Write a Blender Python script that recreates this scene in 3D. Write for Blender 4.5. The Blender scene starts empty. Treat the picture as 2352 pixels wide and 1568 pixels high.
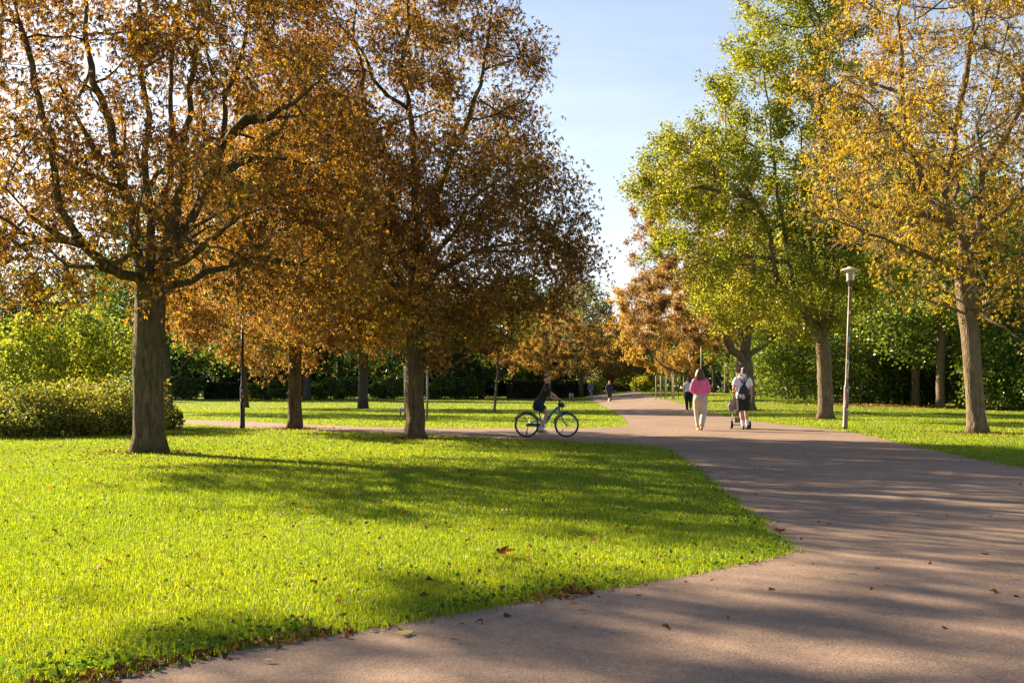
import bpy, bmesh, math, random
import numpy as np
from mathutils import Vector, Matrix
from mathutils.geometry import tessellate_polygon

rng = np.random.default_rng(7)
random.seed(7)
scene = bpy.context.scene
col = scene.collection
R = math.radians

# ------------------------------------------------------------------ camera, sky, sun
CAM_H = 1.10
F_PX, CX, HY = 2287.0, 1176.0, 895.0       # photo scale: 2352 px wide, horizon at row 895
cam_d = bpy.data.cameras.new("camera")
cam_d.sensor_width = 36.0
cam_d.lens = 36.0 * F_PX / 2352.0
cam_d.shift_y = (HY - 784.0) / 2352.0
cam_d.clip_end = 4000.0
cam_d.clip_start = 0.05
cam = bpy.data.objects.new("camera", cam_d)
cam.location = (0, 0, CAM_H)
cam.rotation_euler = (R(90), 0, 0)
col.objects.link(cam)
scene.camera = cam

SUN_AZ = math.atan2(-0.79, 0.62)           # measured from +Y towards +X
SUN_EL = R(25)
world = bpy.data.worlds.new("World")
scene.world = world
world.use_nodes = True
wn, wl = world.node_tree.nodes, world.node_tree.links
bg = wn["Background"]
sky = wn.new("ShaderNodeTexSky")
sky.sky_type = 'NISHITA'
sky.sun_disc = False
sky.sun_elevation = SUN_EL
sky.sun_rotation = SUN_AZ % (2 * math.pi)
sky.air_density = 1.0
sky.dust_density = 1.2
sky.ozone_density = 1.6
# thin streaks of high cirrus
tc = wn.new("ShaderNodeTexCoord")
mp = wn.new("ShaderNodeMapping")
mp.inputs['Rotation'].default_value = (0.0, R(18), R(25))
mp.inputs['Scale'].default_value = (2.0, 1.2, 9.0)
wl.new(tc.outputs['Generated'], mp.inputs['Vector'])
nz = wn.new("ShaderNodeTexNoise")
nz.inputs['Scale'].default_value = 1.6
nz.inputs['Detail'].default_value = 7
nz.inputs['Roughness'].default_value = 0.62
nz.inputs['Distortion'].default_value = 0.7
wl.new(mp.outputs['Vector'], nz.inputs['Vector'])
rp = wn.new("ShaderNodeMapRange")
rp.inputs['From Min'].default_value, rp.inputs['From Max'].default_value = 0.35, 0.80
rp.inputs['To Min'].default_value, rp.inputs['To Max'].default_value = 0.80, 1.75
wl.new(nz.outputs['Fac'], rp.inputs['Value'])
sx = wn.new("ShaderNodeSeparateXYZ")
wl.new(tc.outputs['Generated'], sx.inputs[0])
ve = wn.new("ShaderNodeValToRGB")          # the veil thins with height above the horizon
ve.color_ramp.elements[0].position, ve.color_ramp.elements[1].position = 0.0, 0.62
ve.color_ramp.elements[0].color = (0.62, 0.62, 0.62, 1)
ve.color_ramp.elements[1].color = (0.0, 0.0, 0.0, 1)
e_ = ve.color_ramp.elements.new(0.18); e_.color = (0.36, 0.36, 0.36, 1)
e_ = ve.color_ramp.elements.new(0.38); e_.color = (0.14, 0.14, 0.14, 1)
wl.new(sx.outputs['Z'], ve.inputs['Fac'])
fm = wn.new("ShaderNodeMath"); fm.operation = 'MULTIPLY'; fm.use_clamp = True
wl.new(ve.outputs['Color'], fm.inputs[0]); wl.new(rp.outputs['Result'], fm.inputs[1])
mx = wn.new("ShaderNodeMix"); mx.data_type = 'RGBA'
mx.inputs['B'].default_value = (6.4, 6.5, 6.9, 1)
wl.new(fm.outputs[0], mx.inputs['Factor'])
wl.new(sky.outputs['Color'], mx.inputs['A'])
wl.new(mx.outputs['Result'], bg.inputs['Color'])
bg.inputs['Strength'].default_value = 0.05

sun_d = bpy.data.lights.new("sun", 'SUN')
sun_d.energy = 5.0
sun_d.angle = R(0.53)
sun_d.color = (1.0, 0.81, 0.56)
sun = bpy.data.objects.new("sun", sun_d)
sdir = Vector((math.sin(SUN_AZ) * math.cos(SUN_EL), math.cos(SUN_AZ) * math.cos(SUN_EL), math.sin(SUN_EL)))
sun.rotation_euler = (-sdir).to_track_quat('-Z', 'Y').to_euler()
sun.location = sdir * 60
col.objects.link(sun)

scene.view_settings.view_transform = 'Standard'
scene.view_settings.look = 'None'
scene.view_settings.exposure = 2.0
scene.view_settings.gamma = 1.0
cy = scene.cycles
cy.max_bounces = 6
cy.diffuse_bounces = 2
cy.glossy_bounces = 2
cy.transmission_bounces = 4
cy.transparent_max_bounces = 4
cy.caustics_reflective = False
cy.caustics_refractive = False

# ------------------------------------------------------------------ helpers
def S(a, b, x):
    t = np.clip((np.asarray(x, float) - a) / (b - a), 0, 1)
    return t * t * (3 - 2 * t)

def zt(x, y):
    """height of the park's ground"""
    side = S(5, 15, x)
    far = 0.50 * S(38, 66, y) * side * (1 - 0.75 * S(18, 25, x) * (1 - S(56, 74, y)))
    return far + 0.40 * S(66, 115, y) * side + 0.24 * S(85, 135, y) * (1 - side)

def W(px, py, d):
    """a point at distance d behind photo position (px, py)"""
    return np.array([(px - CX) / F_PX * d, d, CAM_H + (HY - py) / F_PX * d])

def hit(px, py):
    """ground point under photo position"""
    ds = np.linspace(2, 180, 20000)
    x = (px - CX) / F_PX * ds
    z = CAM_H + (HY - py) / F_PX * ds
    k = np.argmax(z <= zt(x, ds))
    d = ds[k] if z[k] <= zt(x[k], ds[k]) else 120.0
    X = (px - CX) / F_PX * d
    return np.array([X, d, float(zt(X, d))])

def ground(x, y):
    return np.array([x, y, float(zt(x, y))])

def nrm(v):
    v = np.asarray(v, float)
    return v / np.maximum(np.linalg.norm(v, axis=-1, keepdims=True), 1e-9)

class Geo:
    """collects vertices and faces, links them as ONE mesh object"""
    def __init__(self):
        self.v, self.f, self.c, self.n = [], [], [], 0
    def add(self, v, faces, c=None):
        v = np.asarray(v, float).reshape(-1, 3)
        for f in faces:
            f = np.asarray(f, dtype=np.int64)
            if f.size:
                self.f.append(f + self.n)
        self.v.append(v)
        if c is not None:
            self.c.append(np.asarray(c, float))
        self.n += len(v)
    def mesh(self, name, mat=None, smooth=True, origin=None):
        me = bpy.data.meshes.new(name)
        v = np.concatenate(self.v) if self.v else np.zeros((0, 3))
        if origin is not None:
            v = v - np.asarray(origin, float)
        me.vertices.add(len(v))
        me.vertices.foreach_set("co", v.astype(np.float32).ravel())
        loops = np.concatenate([f.ravel() for f in self.f]).astype(np.int32)
        sizes = np.concatenate([np.full(len(f), f.shape[1]) for f in self.f]).astype(np.int32)
        me.loops.add(len(loops))
        me.loops.foreach_set("vertex_index", loops)
        me.polygons.add(len(sizes))
        starts = np.concatenate([[0], np.cumsum(sizes)[:-1]]).astype(np.int32)
        me.polygons.foreach_set("loop_start", starts)
        me.polygons.foreach_set("loop_total", sizes)
        if smooth:
            me.polygons.foreach_set("use_smooth", np.ones(len(sizes), dtype=bool))
        if self.c:
            c = np.concatenate(self.c)
            a = me.color_attributes.new("Col", 'FLOAT_COLOR', 'POINT')
            a.data.foreach_set("color", np.c_[c, np.ones(len(c))].astype(np.float32).ravel())
        me.update(calc_edges=True)
        me.validate()
        if mat:
            me.materials.append(mat)
        return me
    def obj(self, name, mat=None, parent=None, smooth=True, loc=(0, 0, 0), origin=None):
        o = bpy.data.objects.new(name, self.mesh(name, mat, smooth, origin))
        o.location = loc
        if parent:
            o.parent = parent
        col.objects.link(o)
        return o
    # shapes
    def box(self, c, s, rot=None):
        q = np.array([[x, y, z] for z in (-1, 1) for y in (-1, 1) for x in (-1, 1)], float) * np.asarray(s) / 2
        if rot is not None:
            q = q @ np.array(rot.to_3x3() if isinstance(rot, Matrix) else rot).T
        self.add(q + np.asarray(c), [[[0, 2, 3, 1], [4, 5, 7, 6], [0, 1, 5, 4], [2, 6, 7, 3], [0, 4, 6, 2], [1, 3, 7, 5]]])
    def tube(self, pts, rad, n=8, side=None, flat=1.0, round_ends=False, flare=0.0, lobes=0, phase=0.0, bump=0.0):
        """lofted tube; rad one number or one per point; flat squeezes it across `side`"""
        P = np.asarray(pts, float)
        m = len(P)
        r = np.full(m, rad, float) if np.isscalar(rad) else np.asarray(rad, float)
        fl = np.full(m, flat, float) if np.isscalar(flat) else np.asarray(flat, float)
        if round_ends:
            t0, t1 = nrm(P[0] - P[1]), nrm(P[-1] - P[-2])
            pre = [P[0] + t0 * r[0] * k for k in (0.95, 0.7)]
            post = [P[-1] + t1 * r[-1] * k for k in (0.7, 0.95)]
            P = np.vstack([pre, P, post])
            r = np.r_[r[0] * 0.3, r[0] * 0.72, r, r[-1] * 0.72, r[-1] * 0.3]
            fl = np.r_[fl[0], fl[0], fl, fl[-1], fl[-1]]
            m += 4
        T = np.gradient(P, axis=0) if m > 2 else np.tile(P[1] - P[0], (2, 1))
        T = nrm(T)
        if side is None:
            a = np.array([1.0, 0, 0]) if abs(T[0][0]) < 0.8 else np.array([0, 1.0, 0])
        else:
            a = np.asarray(side, float)
        th = np.linspace(0, 2 * math.pi, n, endpoint=False)
        ct, st = np.cos(th), np.sin(th)
        V = np.empty((m, n, 3))
        for i in range(m):
            t = T[i]
            u = a - t * np.dot(a, t)
            u = nrm(u)
            w = np.cross(t, u)
            if side is None:
                a = u
            rr = np.full(n, r[i])
            if flare:
                h = P[i][2] - P[0][2]
                rr = rr * (1 + flare * math.exp(-h / 0.22) * (0.75 + 0.25 * np.cos(lobes * th + phase)))
            if bump:
                rr = rr * (1 + bump * (np.sin(3 * th + phase + P[i][2] * 1.1) + 0.7 * np.sin(5 * th - phase * 2 + P[i][2] * 2.3) + 0.4 * np.sin(9 * th + P[i][2] * 5)))
            V[i] = P[i] + (ct * rr)[:, None] * u + (st * rr * fl[i])[:, None] * w
        i, j = np.meshgrid(np.arange(m - 1), np.arange(n), indexing='ij')
        q = np.stack([i * n + j, i * n + (j + 1) % n, (i + 1) * n + (j + 1) % n, (i + 1) * n + j], -1).reshape(-1, 4)
        caps = np.array([np.arange(n)[::-1], (m - 1) * n + np.arange(n)])
        self.add(V.reshape(-1, 3), [q, caps])
    def ball(self, c, r, n=12, m=8, rot=None):
        r = np.full(3, r, float) if np.isscalar(r) else np.asarray(r, float)
        ph = np.linspace(0.12, math.pi - 0.12, m)
        th = np.linspace(0, 2 * math.pi, n, endpoint=False)
        V = np.array([[math.sin(p) * math.cos(t), math.sin(p) * math.sin(t), math.cos(p)] for p in ph for t in th]) * r
        if rot is not None:
            V = V @ np.array(rot.to_3x3()).T
        i, j = np.meshgrid(np.arange(m - 1), np.arange(n), indexing='ij')
        q = np.stack([i * n + j, (i + 1) * n + j, (i + 1) * n + (j + 1) % n, i * n + (j + 1) % n], -1).reshape(-1, 4)
        self.add(V + np.asarray(c), [q, np.array([np.arange(n), (m - 1) * n + np.arange(n)[::-1]])])
    def lathe(self, prof, n=20, c=(0, 0, 0)):
        prof = np.asarray(prof, float)
        th = np.linspace(0, 2 * math.pi, n, endpoint=False)
        m = len(prof)
        V = np.empty((m, n, 3))
        V[..., 0] = prof[:, :1] * np.cos(th)
        V[..., 1] = prof[:, :1] * np.sin(th)
        V[..., 2] = prof[:, 1:]
        i, j = np.meshgrid(np.arange(m - 1), np.arange(n), indexing='ij')
        q = np.stack([i * n + j, i * n + (j + 1) % n, (i + 1) * n + (j + 1) % n, (i + 1) * n + j], -1).reshape(-1, 4)
        self.add(V.reshape(-1, 3) + np.asarray(c), [q])
    def ring(self, c, Rm, r, axis='y', n=40, k=8, a0=0, a1=2 * math.pi, squash=1.0):
        """torus or arc of one, standing in the xz plane (axis y)"""
        full = abs(a1 - a0 - 2 * math.pi) < 1e-6
        A = np.linspace(a0, a1, n, endpoint=not full)
        B = np.linspace(0, 2 * math.pi, k, endpoint=False)
        a, b = np.meshgrid(A, B, indexing='ij')
        rho = Rm + r * np.cos(b)
        x, z, y = rho * np.cos(a), rho * np.sin(a), r * squash * np.sin(b)
        V = np.stack([x, y, z], -1) if axis == 'y' else np.stack([y, x, z], -1) if axis == 'x' else np.stack([x, z, y], -1)
        i, j = np.meshgrid(np.arange(n if full else n - 1), np.arange(k), indexing='ij')
        q = np.stack([i * k + j, i * k + (j + 1) % k, ((i + 1) % n) * k + (j + 1) % k, ((i + 1) % n) * k + j], -1).reshape(-1, 4)
        self.add(V.reshape(-1, 3) + np.asarray(c), [q])

def tag(o, label=None, cat=None, group=None, kind=None):
    if label: o["label"] = label
    if cat: o["category"] = cat
    if group: o["group"] = group
    if kind: o["kind"] = kind
    return o

def thing(name, label, cat, loc, rz=0.0, group=None):
    o = bpy.data.objects.new(name, None)
    o.empty_display_size = 0.2
    o.location = loc
    o.rotation_euler = (0, 0, rz)
    col.objects.link(o)
    return tag(o, label, cat, group)

def copy_thing(o, label, loc, rz=0.0, sc=1.0):
    c = o.copy()
    col.objects.link(c)
    c.location = loc
    c.rotation_euler = (0, 0, rz)
    c.scale = (sc, sc, sc)
    c["label"] = label
    def rec(src, dst):
        for ch in src.children:
            k = ch.copy()
            col.objects.link(k)
            k.parent = dst
            rec(ch, k)
    rec(o, c)
    return c

# ------------------------------------------------------------------ materials
def new_mat(name):
    m = bpy.data.materials.new(name)
    m.use_nodes = True
    n = m.node_tree.nodes
    n.clear()
    out = n.new("ShaderNodeOutputMaterial")
    return m, n, m.node_tree.links, out

def plain(name, rgb, rough=0.6, metal=0.0, noise=0.12, scale=30.0, bump=0.0, alpha=1.0, trans=0.0):
    """a surface whose colour wanders a little"""
    m, n, l, out = new_mat(name)
    p = n.new("ShaderNodeBsdfPrincipled")
    p.inputs['Roughness'].default_value = rough
    p.inputs['Metallic'].default_value = metal
    p.inputs['Alpha'].default_value = alpha
    p.inputs['Transmission Weight'].default_value = trans
    t = n.new("ShaderNodeTexCoord")
    z = n.new("ShaderNodeTexNoise")
    z.inputs['Scale'].default_value = scale
    z.inputs['Detail'].default_value = 4
    l.new(t.outputs['Object'], z.inputs['Vector'])
    r = n.new("ShaderNodeValToRGB")
    c = np.array(rgb)
    r.color_ramp.elements[0].position, r.color_ramp.elements[1].position = 0.3, 0.7
    r.color_ramp.elements[0].color = (*(c * (1 - noise)), 1)
    r.color_ramp.elements[1].color = (*np.minimum(c * (1 + noise), 1), 1)
    l.new(z.outputs['Fac'], r.inputs['Fac'])
    l.new(r.outputs['Color'], p.inputs['Base Color'])
    if bump:
        b = n.new("ShaderNodeBump")
        b.inputs['Strength'].default_value = bump
        b.inputs['Distance'].default_value = 0.01
        l.new(z.outputs['Fac'], b.inputs['Height'])
        l.new(b.outputs['Normal'], p.inputs['Normal'])
    l.new(p.outputs[0], out.inputs[0])
    return m

def leafy(name, trans=0.5, gloss=0.06, rough=0.45, tint=(1, 1, 1)):
    """leaf or blade: own colour from the mesh, light shines through it"""
    m, n, l, out = new_mat(name)
    a = n.new("ShaderNodeAttribute")
    a.attribute_name = "Col"
    d = n.new("ShaderNodeBsdfDiffuse")
    t = n.new("ShaderNodeBsdfTranslucent")
    g = n.new("ShaderNodeBsdfGlossy")
    g.inputs['Roughness'].default_value = rough
    g.inputs['Color'].default_value = (0.9, 0.9, 0.85, 1)
    mul = n.new("ShaderNodeMix"); mul.data_type = 'RGBA'; mul.blend_type = 'MULTIPLY'
    mul.inputs['Factor'].default_value = 1.0
    mul.inputs['B'].default_value = (*tint, 1)
    l.new(a.outputs['Color'], mul.inputs['A'])
    l.new(a.outputs['Color'], d.inputs['Color'])
    l.new(mul.outputs['Result'], t.inputs['Color'])
    m1 = n.new("ShaderNodeMixShader"); m1.inputs[0].default_value = trans
    l.new(d.outputs[0], m1.inputs[1]); l.new(t.outputs[0], m1.inputs[2])
    m2 = n.new("ShaderNodeMixShader"); m2.inputs[0].default_value = gloss
    l.new(m1.outputs[0], m2.inputs[1]); l.new(g.outputs[0], m2.inputs[2])
    l.new(m2.outputs[0], out.inputs[0])
    return m

def bark(name, c1, c2, moss=(0.10, 0.105, 0.03), moss_amt=0.5, sx=14.0):
    m, n, l, out = new_mat(name)
    p = n.new("ShaderNodeBsdfPrincipled")
    p.inputs['Roughness'].default_value = 0.9
    p.inputs['Specular IOR Level'].default_value = 0.2
    t = n.new("ShaderNodeTexCoord")
    mp = n.new("ShaderNodeMapping")
    mp.inputs['Scale'].default_value = (sx, sx, sx * 0.22)
    l.new(t.outputs['Object'], mp.inputs['Vector'])
    z = n.new("ShaderNodeTexNoise")
    z.inputs['Scale'].default_value = 1.0; z.inputs['Detail'].default_value = 8; z.inputs['Roughness'].default_value = 0.7
    z.inputs['Distortion'].default_value = 0.6
    l.new(mp.outputs[0], z.inputs['Vector'])
    vo = n.new("ShaderNodeTexVoronoi")
    vo.feature = 'DISTANCE_TO_EDGE'
    vo.inputs['Scale'].default_value = 1.6
    l.new(mp.outputs[0], vo.inputs['Vector'])
    r = n.new("ShaderNodeValToRGB")
    r.color_ramp.elements[0].position, r.color_ramp.elements[1].position = 0.32, 0.68
    r.color_ramp.elements[0].color = (*c1, 1)
    r.color_ramp.elements[1].color = (*c2, 1)
    l.new(z.outputs['Fac'], r.inputs['Fac'])
    z2 = n.new("ShaderNodeTexNoise")
    z2.inputs['Scale'].default_value = 1.7; z2.inputs['Detail'].default_value = 5
    l.new(t.outputs['Object'], z2.inputs['Vector'])
    r2 = n.new("ShaderNodeValToRGB")
    r2.color_ramp.elements[0].position, r2.color_ramp.elements[1].position = 0.48, 0.66
    r2.color_ramp.elements[1].color = (moss_amt, moss_amt, moss_amt, 1)
    l.new(z2.outputs['Fac'], r2.inputs['Fac'])
    mx = n.new("ShaderNodeMix"); mx.data_type = 'RGBA'
    mx.inputs['B'].default_value = (*moss, 1)
    l.new(r2.outputs['Color'], mx.inputs['Factor'])
    l.new(r.outputs['Color'], mx.inputs['A'])
    l.new(mx.outputs['Result'], p.inputs['Base Color'])
    mth = n.new("ShaderNodeMath"); mth.operation = 'MULTIPLY_ADD'
    mth.inputs[1].default_value = 0.9
    l.new(vo.outputs['Distance'], mth.inputs[0]); l.new(z.outputs['Fac'], mth.inputs[2])
    b = n.new("ShaderNodeBump")
    b.inputs['Strength'].default_value = 0.9
    b.inputs['Distance'].default_value = 0.03
    l.new(mth.outputs[0], b.inputs['Height'])
    l.new(b.outputs['Normal'], p.inputs['Normal'])
    l.new(p.outputs[0], out.inputs[0])
    return m

def asphalt():
    m, n, l, out = new_mat("path_asphalt")
    p = n.new("ShaderNodeBsdfPrincipled")
    p.inputs['Roughness'].default_value = 0.88
    p.inputs['Specular IOR Level'].default_value = 0.25
    t = n.new("ShaderNodeTexCoord")
    big = n.new("ShaderNodeTexNoise"); big.inputs['Scale'].default_value = 0.55; big.inputs['Detail'].default_value = 6
    mid = n.new("ShaderNodeTexNoise"); mid.inputs['Scale'].default_value = 9; mid.inputs['Detail'].default_value = 5
    vo = n.new("ShaderNodeTexVoronoi"); vo.inputs['Scale'].default_value = 95
    fine = n.new("ShaderNodeTexNoise"); fine.inputs['Scale'].default_value = 60; fine.inputs['Detail'].default_value = 6
    for q in (big, mid, vo, fine):
        l.new(t.outputs['Object'], q.inputs['Vector'])
    r = n.new("ShaderNodeValToRGB")
    e = r.color_ramp.elements
    e[0].position, e[1].position = 0.25, 0.78
    e[0].color = (0.128, 0.090, 0.070, 1)
    e[1].color = (0.325, 0.222, 0.158, 1)
    add = n.new("ShaderNodeMath"); add.operation = 'ADD'
    sub = n.new("ShaderNodeMath"); sub.operation = 'MULTIPLY_ADD'; sub.inputs[1].default_value = 0.34
    m2 = n.new("ShaderNodeMath"); m2.operation = 'MULTIPLY_ADD'; m2.inputs[1].default_value = 0.45; m2.inputs[2].default_value = -0.17
    l.new(big.outputs['Fac'], m2.inputs[0])
    l.new(mid.outputs['Fac'], sub.inputs[0]); l.new(m2.outputs[0], sub.inputs[2])
    sep = n.new("ShaderNodeMath"); sep.operation = 'MULTIPLY'; sep.inputs[1].default_value = 0.52
    l.new(fine.outputs['Fac'], sep.inputs[0])
    l.new(sub.outputs[0], add.inputs[0]); l.new(sep.outputs[0], add.inputs[1])
    l.new(add.outputs[0], r.inputs['Fac'])
    # single stones of their own tone
    st = n.new("ShaderNodeMix"); st.data_type = 'RGBA'; st.blend_type = 'OVERLAY'
    st.inputs['Factor'].default_value = 0.22
    bw = n.new("ShaderNodeRGBToBW")
    l.new(vo.outputs['Color'], bw.inputs[0])
    l.new(r.outputs['Color'], st.inputs['A']); l.new(bw.outputs[0], st.inputs['B'])
    l.new(st.outputs['Result'], p.inputs['Base Color'])
    b = n.new("ShaderNodeBump"); b.inputs['Strength'].default_value = 0.4; b.inputs['Distance'].default_value = 0.005
    l.new(fine.outputs['Fac'], b.inputs['Height'])
    b2 = n.new("ShaderNodeBump"); b2.inputs['Strength'].default_value = 0.35; b2.inputs['Distance'].default_value = 0.005
    l.new(vo.outputs['Distance'], b2.inputs['Height'])
    l.new(b.outputs['Normal'], b2.inputs['Normal'])
    l.new(b2.outputs['Normal'], p.inputs['Normal'])
    l.new(p.outputs[0], out.inputs[0])
    return m

def soil():
    m, n, l, out = new_mat("lawn_ground")
    p = n.new("ShaderNodeBsdfPrincipled")
    p.inputs['Roughness'].default_value = 0.95
    p.inputs['Specular IOR Level'].default_value = 0.1
    t = n.new("ShaderNodeTexCoord")
    z = n.new("ShaderNodeTexNoise"); z.inputs['Scale'].default_value = 0.35; z.inputs['Detail'].default_value = 9; z.inputs['Roughness'].default_value = 0.7
    l.new(t.outputs['Object'], z.inputs['Vector'])
    r = n.new("ShaderNodeValToRGB")
    e = r.color_ramp.elements
    e[0].position, e[1].position = 0.3, 0.7
    e[0].color = (0.07, 0.10, 0.012, 1)
    e[1].color = (0.17, 0.205, 0.02, 1)
    l.new(z.outputs['Fac'], r.inputs['Fac'])
    l.new(r.outputs['Color'], p.inputs['Base Color'])
    l.new(p.outputs[0], out.inputs[0])
    return m

M_LEAF = leafy("leaf", 0.58, 0.03, 0.45, (1.28, 1.24, 0.85))
M_LEAFG = leafy("green_leaf", 0.52, 0.03, 0.4, (1.45, 1.35, 1.0))
M_WEED = leafy("weed_leaf", 0.5, 0.012, 0.5, (1.5, 1.5, 0.8))
M_GRASS = leafy("grass_blade", 0.58, 0.028, 0.38, (2.0, 1.8, 0.7))
M_LITTER = leafy("dry_leaf", 0.25, 0.015)
M_BARK = bark("chestnut_bark", (0.022, 0.016, 0.010), (0.185, 0.128, 0.070), (0.085, 0.085, 0.018), 0.75)
M_BARKL = bark("pale_bark", (0.060, 0.043, 0.029), (0.26, 0.19, 0.125), (0.13, 0.12, 0.04), 0.55)
M_BARKD = bark("dark_bark", (0.035, 0.030, 0.024), (0.12, 0.10, 0.08), moss_amt=0.3)
M_PATH = asphalt()
M_SOIL = soil()

# ------------------------------------------------------------------ ground and paths
def axis(a, lo, hi, step, out_lo, out_hi):
    far1 = lo - np.geomspace(step, lo - out_lo, 12)[::-1]
    far2 = hi + np.geomspace(step, out_hi - hi, 12)
    return np.r_[far1, np.arange(lo, hi + 1e-6, step), far2]
gx = axis(0, -60, 60, 1.0, -1500, 1500)
gy = axis(0, -12, 160, 1.0, -600, 2500)
GX, GY = np.meshgrid(gx, gy, indexing='ij')
g = Geo()
i, j = np.meshgrid(np.arange(len(gx) - 1), np.arange(len(gy) - 1), indexing='ij')
k = len(gy)
g.add(np.stack([GX, GY, zt(GX, GY)], -1).reshape(-1, 3),
      [np.stack([i * k + j, (i + 1) * k + j, (i + 1) * k + j + 1, i * k + j + 1], -1).reshape(-1, 4)])
tag(g.obj("ground", M_SOIL), kind="structure")

OUT = [(-9, -6), (7, -6), (7, 2), (7.05, 10), (7.2, 14), (7.5, 16.8), (7.8, 19.4), (8.5, 23.5), (8.84, 26.5), (8.75, 29),
       (8.6, 31.4), (8.6, 36), (9.4, 50), (11, 70), (13.5, 105), (15, 130), (16, 150), (10, 150), (9, 130), (7.8, 100),
       (6.3, 71), (4.58, 42), (3.75, 32.5), (3.45, 30.6), (3.0, 29.4), (2.2, 28.8), (1.375, 28.6), (-2.4, 28.6), (-4.5, 29.7),
       (-9.2, 34.5), (-12, 36.5), (-20, 41), (-40, 50), (-40, 45), (-20, 37), (-10.5, 31.8), (-7.7, 28.9), (-2.06, 24),
       (1.03, 21.4), (2.1, 20.3), (2.68, 19.4), (2.86, 18.2), (2.66, 15.2), (2.37, 11.7), (2.09, 8.53), (1.99, 7.4), (1.93, 6.95),
       (1.78, 6.62), (1.44, 6.29), (0.895, 5.78), (0.009, 5.13), (-0.56, 4.66), (-1.09, 4.28), (-1.63, 3.74), (-2.6, 2.8), (-4, 1.2), (-6, -1.5)]
def catmull(P, step=0.12):
    P = np.asarray(P, float); n = len(P); out = []
    for a in range(n):
        p0, p1, p2, p3 = P[a - 1], P[a], P[(a + 1) % n], P[(a + 2) % n]
        m = int(np.clip(np.linalg.norm(p2 - p1) / step, 1, 30))
        l1, l2 = np.linalg.norm(p2 - p0), np.linalg.norm(p3 - p1)
        L = np.linalg.norm(p2 - p1)
        t1, t2 = (p2 - p0) / max(l1, 1e-6) * L, (p3 - p1) / max(l2, 1e-6) * L
        for s in np.arange(m) / m:
            out.append((2*s**3 - 3*s**2 + 1) * p1 + (s**3 - 2*s**2 + s) * t1 + (-2*s**3 + 3*s**2) * p2 + (s**3 - s**2) * t2)
    return np.array(out)
POLY = catmull(OUT)
wob = 0.028 * (np.sin(POLY[:, 0] * 9 + POLY[:, 1] * 7) + np.sin(POLY[:, 0] * 3.1 - POLY[:, 1] * 4.3) + 0.6 * np.sin(POLY[:, 0] * 17 - POLY[:, 1] * 13))
POLY = POLY + np.c_[wob, wob * 0.7]

def inside(x, y, P=POLY):
    res = np.zeros(len(x), bool)
    x0, y0 = P[:, 0], P[:, 1]
    x1, y1 = np.roll(x0, -1), np.roll(y0, -1)
    for a, b, c, d in zip(x0, y0, x1, y1):
        if b == d: continue
        k = ((b > y) != (d > y))
        if not k.any(): continue
        idx = np.nonzero(k)[0]
        xi = (c - a) * (y[idx] - b) / (d - b) + a
        res[idx] ^= x[idx] < xi
    return res

def edge_dist(x, y, P=POLY):
    """distance to the path's edge"""
    A = P; B = np.roll(P, -1, 0); AB = B - A
    L2 = np.maximum((AB ** 2).sum(1), 1e-9)
    best = np.full(len(x), 1e9)
    for a, ab, l2 in zip(A, AB, L2):
        t = np.clip(((x - a[0]) * ab[0] + (y - a[1]) * ab[1]) / l2, 0, 1)
        dd = (x - a[0] - t * ab[0]) ** 2 + (y - a[1] - t * ab[1]) ** 2
        np.minimum(best, dd, out=best)
    return np.sqrt(best)

bm = bmesh.new()
vs = [bm.verts.new((p[0], p[1], 0)) for p in POLY]
for tri in tessellate_polygon([[Vector((p[0], p[1], 0)) for p in POLY]]):
    try: bm.faces.new([vs[q] for q in tri])
    except ValueError: pass
for yy in list(np.arange(20, 152, 2.0)):
    bmesh.ops.bisect_plane(bm, geom=bm.verts[:] + bm.edges[:] + bm.faces[:], plane_co=(0, yy, 0), plane_no=(0, 1, 0))
for v in bm.verts:
    v.co.z = float(zt(v.co.x, v.co.y)) + 0.004 + 0.03 * float(S(36, 46, v.co.y))
bmesh.ops.recalc_face_normals(bm, faces=bm.faces)
if sum(f.normal.z for f in bm.faces) < 0:
    bmesh.ops.reverse_faces(bm, faces=bm.faces)
me = bpy.data.meshes.new("path")
bm.to_mesh(me); bm.free()
me.materials.append(M_PATH)
path = bpy.data.objects.new("path", me)
col.objects.link(path)
tag(path, kind="structure")

# ------------------------------------------------------------------ leaves and blades
def clump(P, s, seed=0):
    """smooth value about 0..1 wandering through space"""
    q = P * s
    return 0.5 + 0.17 * (np.sin(q[:, 0] * 1.3 + q[:, 2] * 0.9 + seed) + np.sin(q[:, 1] * 1.7 - q[:, 0] * 0.8 + seed * 2.1)
                         + np.sin(q[:, 2] * 2.1 + q[:, 1] * 0.6 + seed * 3.7))

def pick(pal, wts, n, var=0.18, bias=None):
    pal = np.array(pal); wts = np.array(wts, float)
    cum = np.cumsum(wts / wts.sum())
    u = rng.random(n)
    if bias is not None:
        u = np.clip(0.55 * u + 0.45 * bias + rng.normal(0, 0.08, n), 0, 0.999)
    c = pal[np.searchsorted(cum, u).clip(0, len(pal) - 1)]
    return c * (1 + rng.normal(0, var, (n, 1))).clip(0.45, 1.7)

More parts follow.
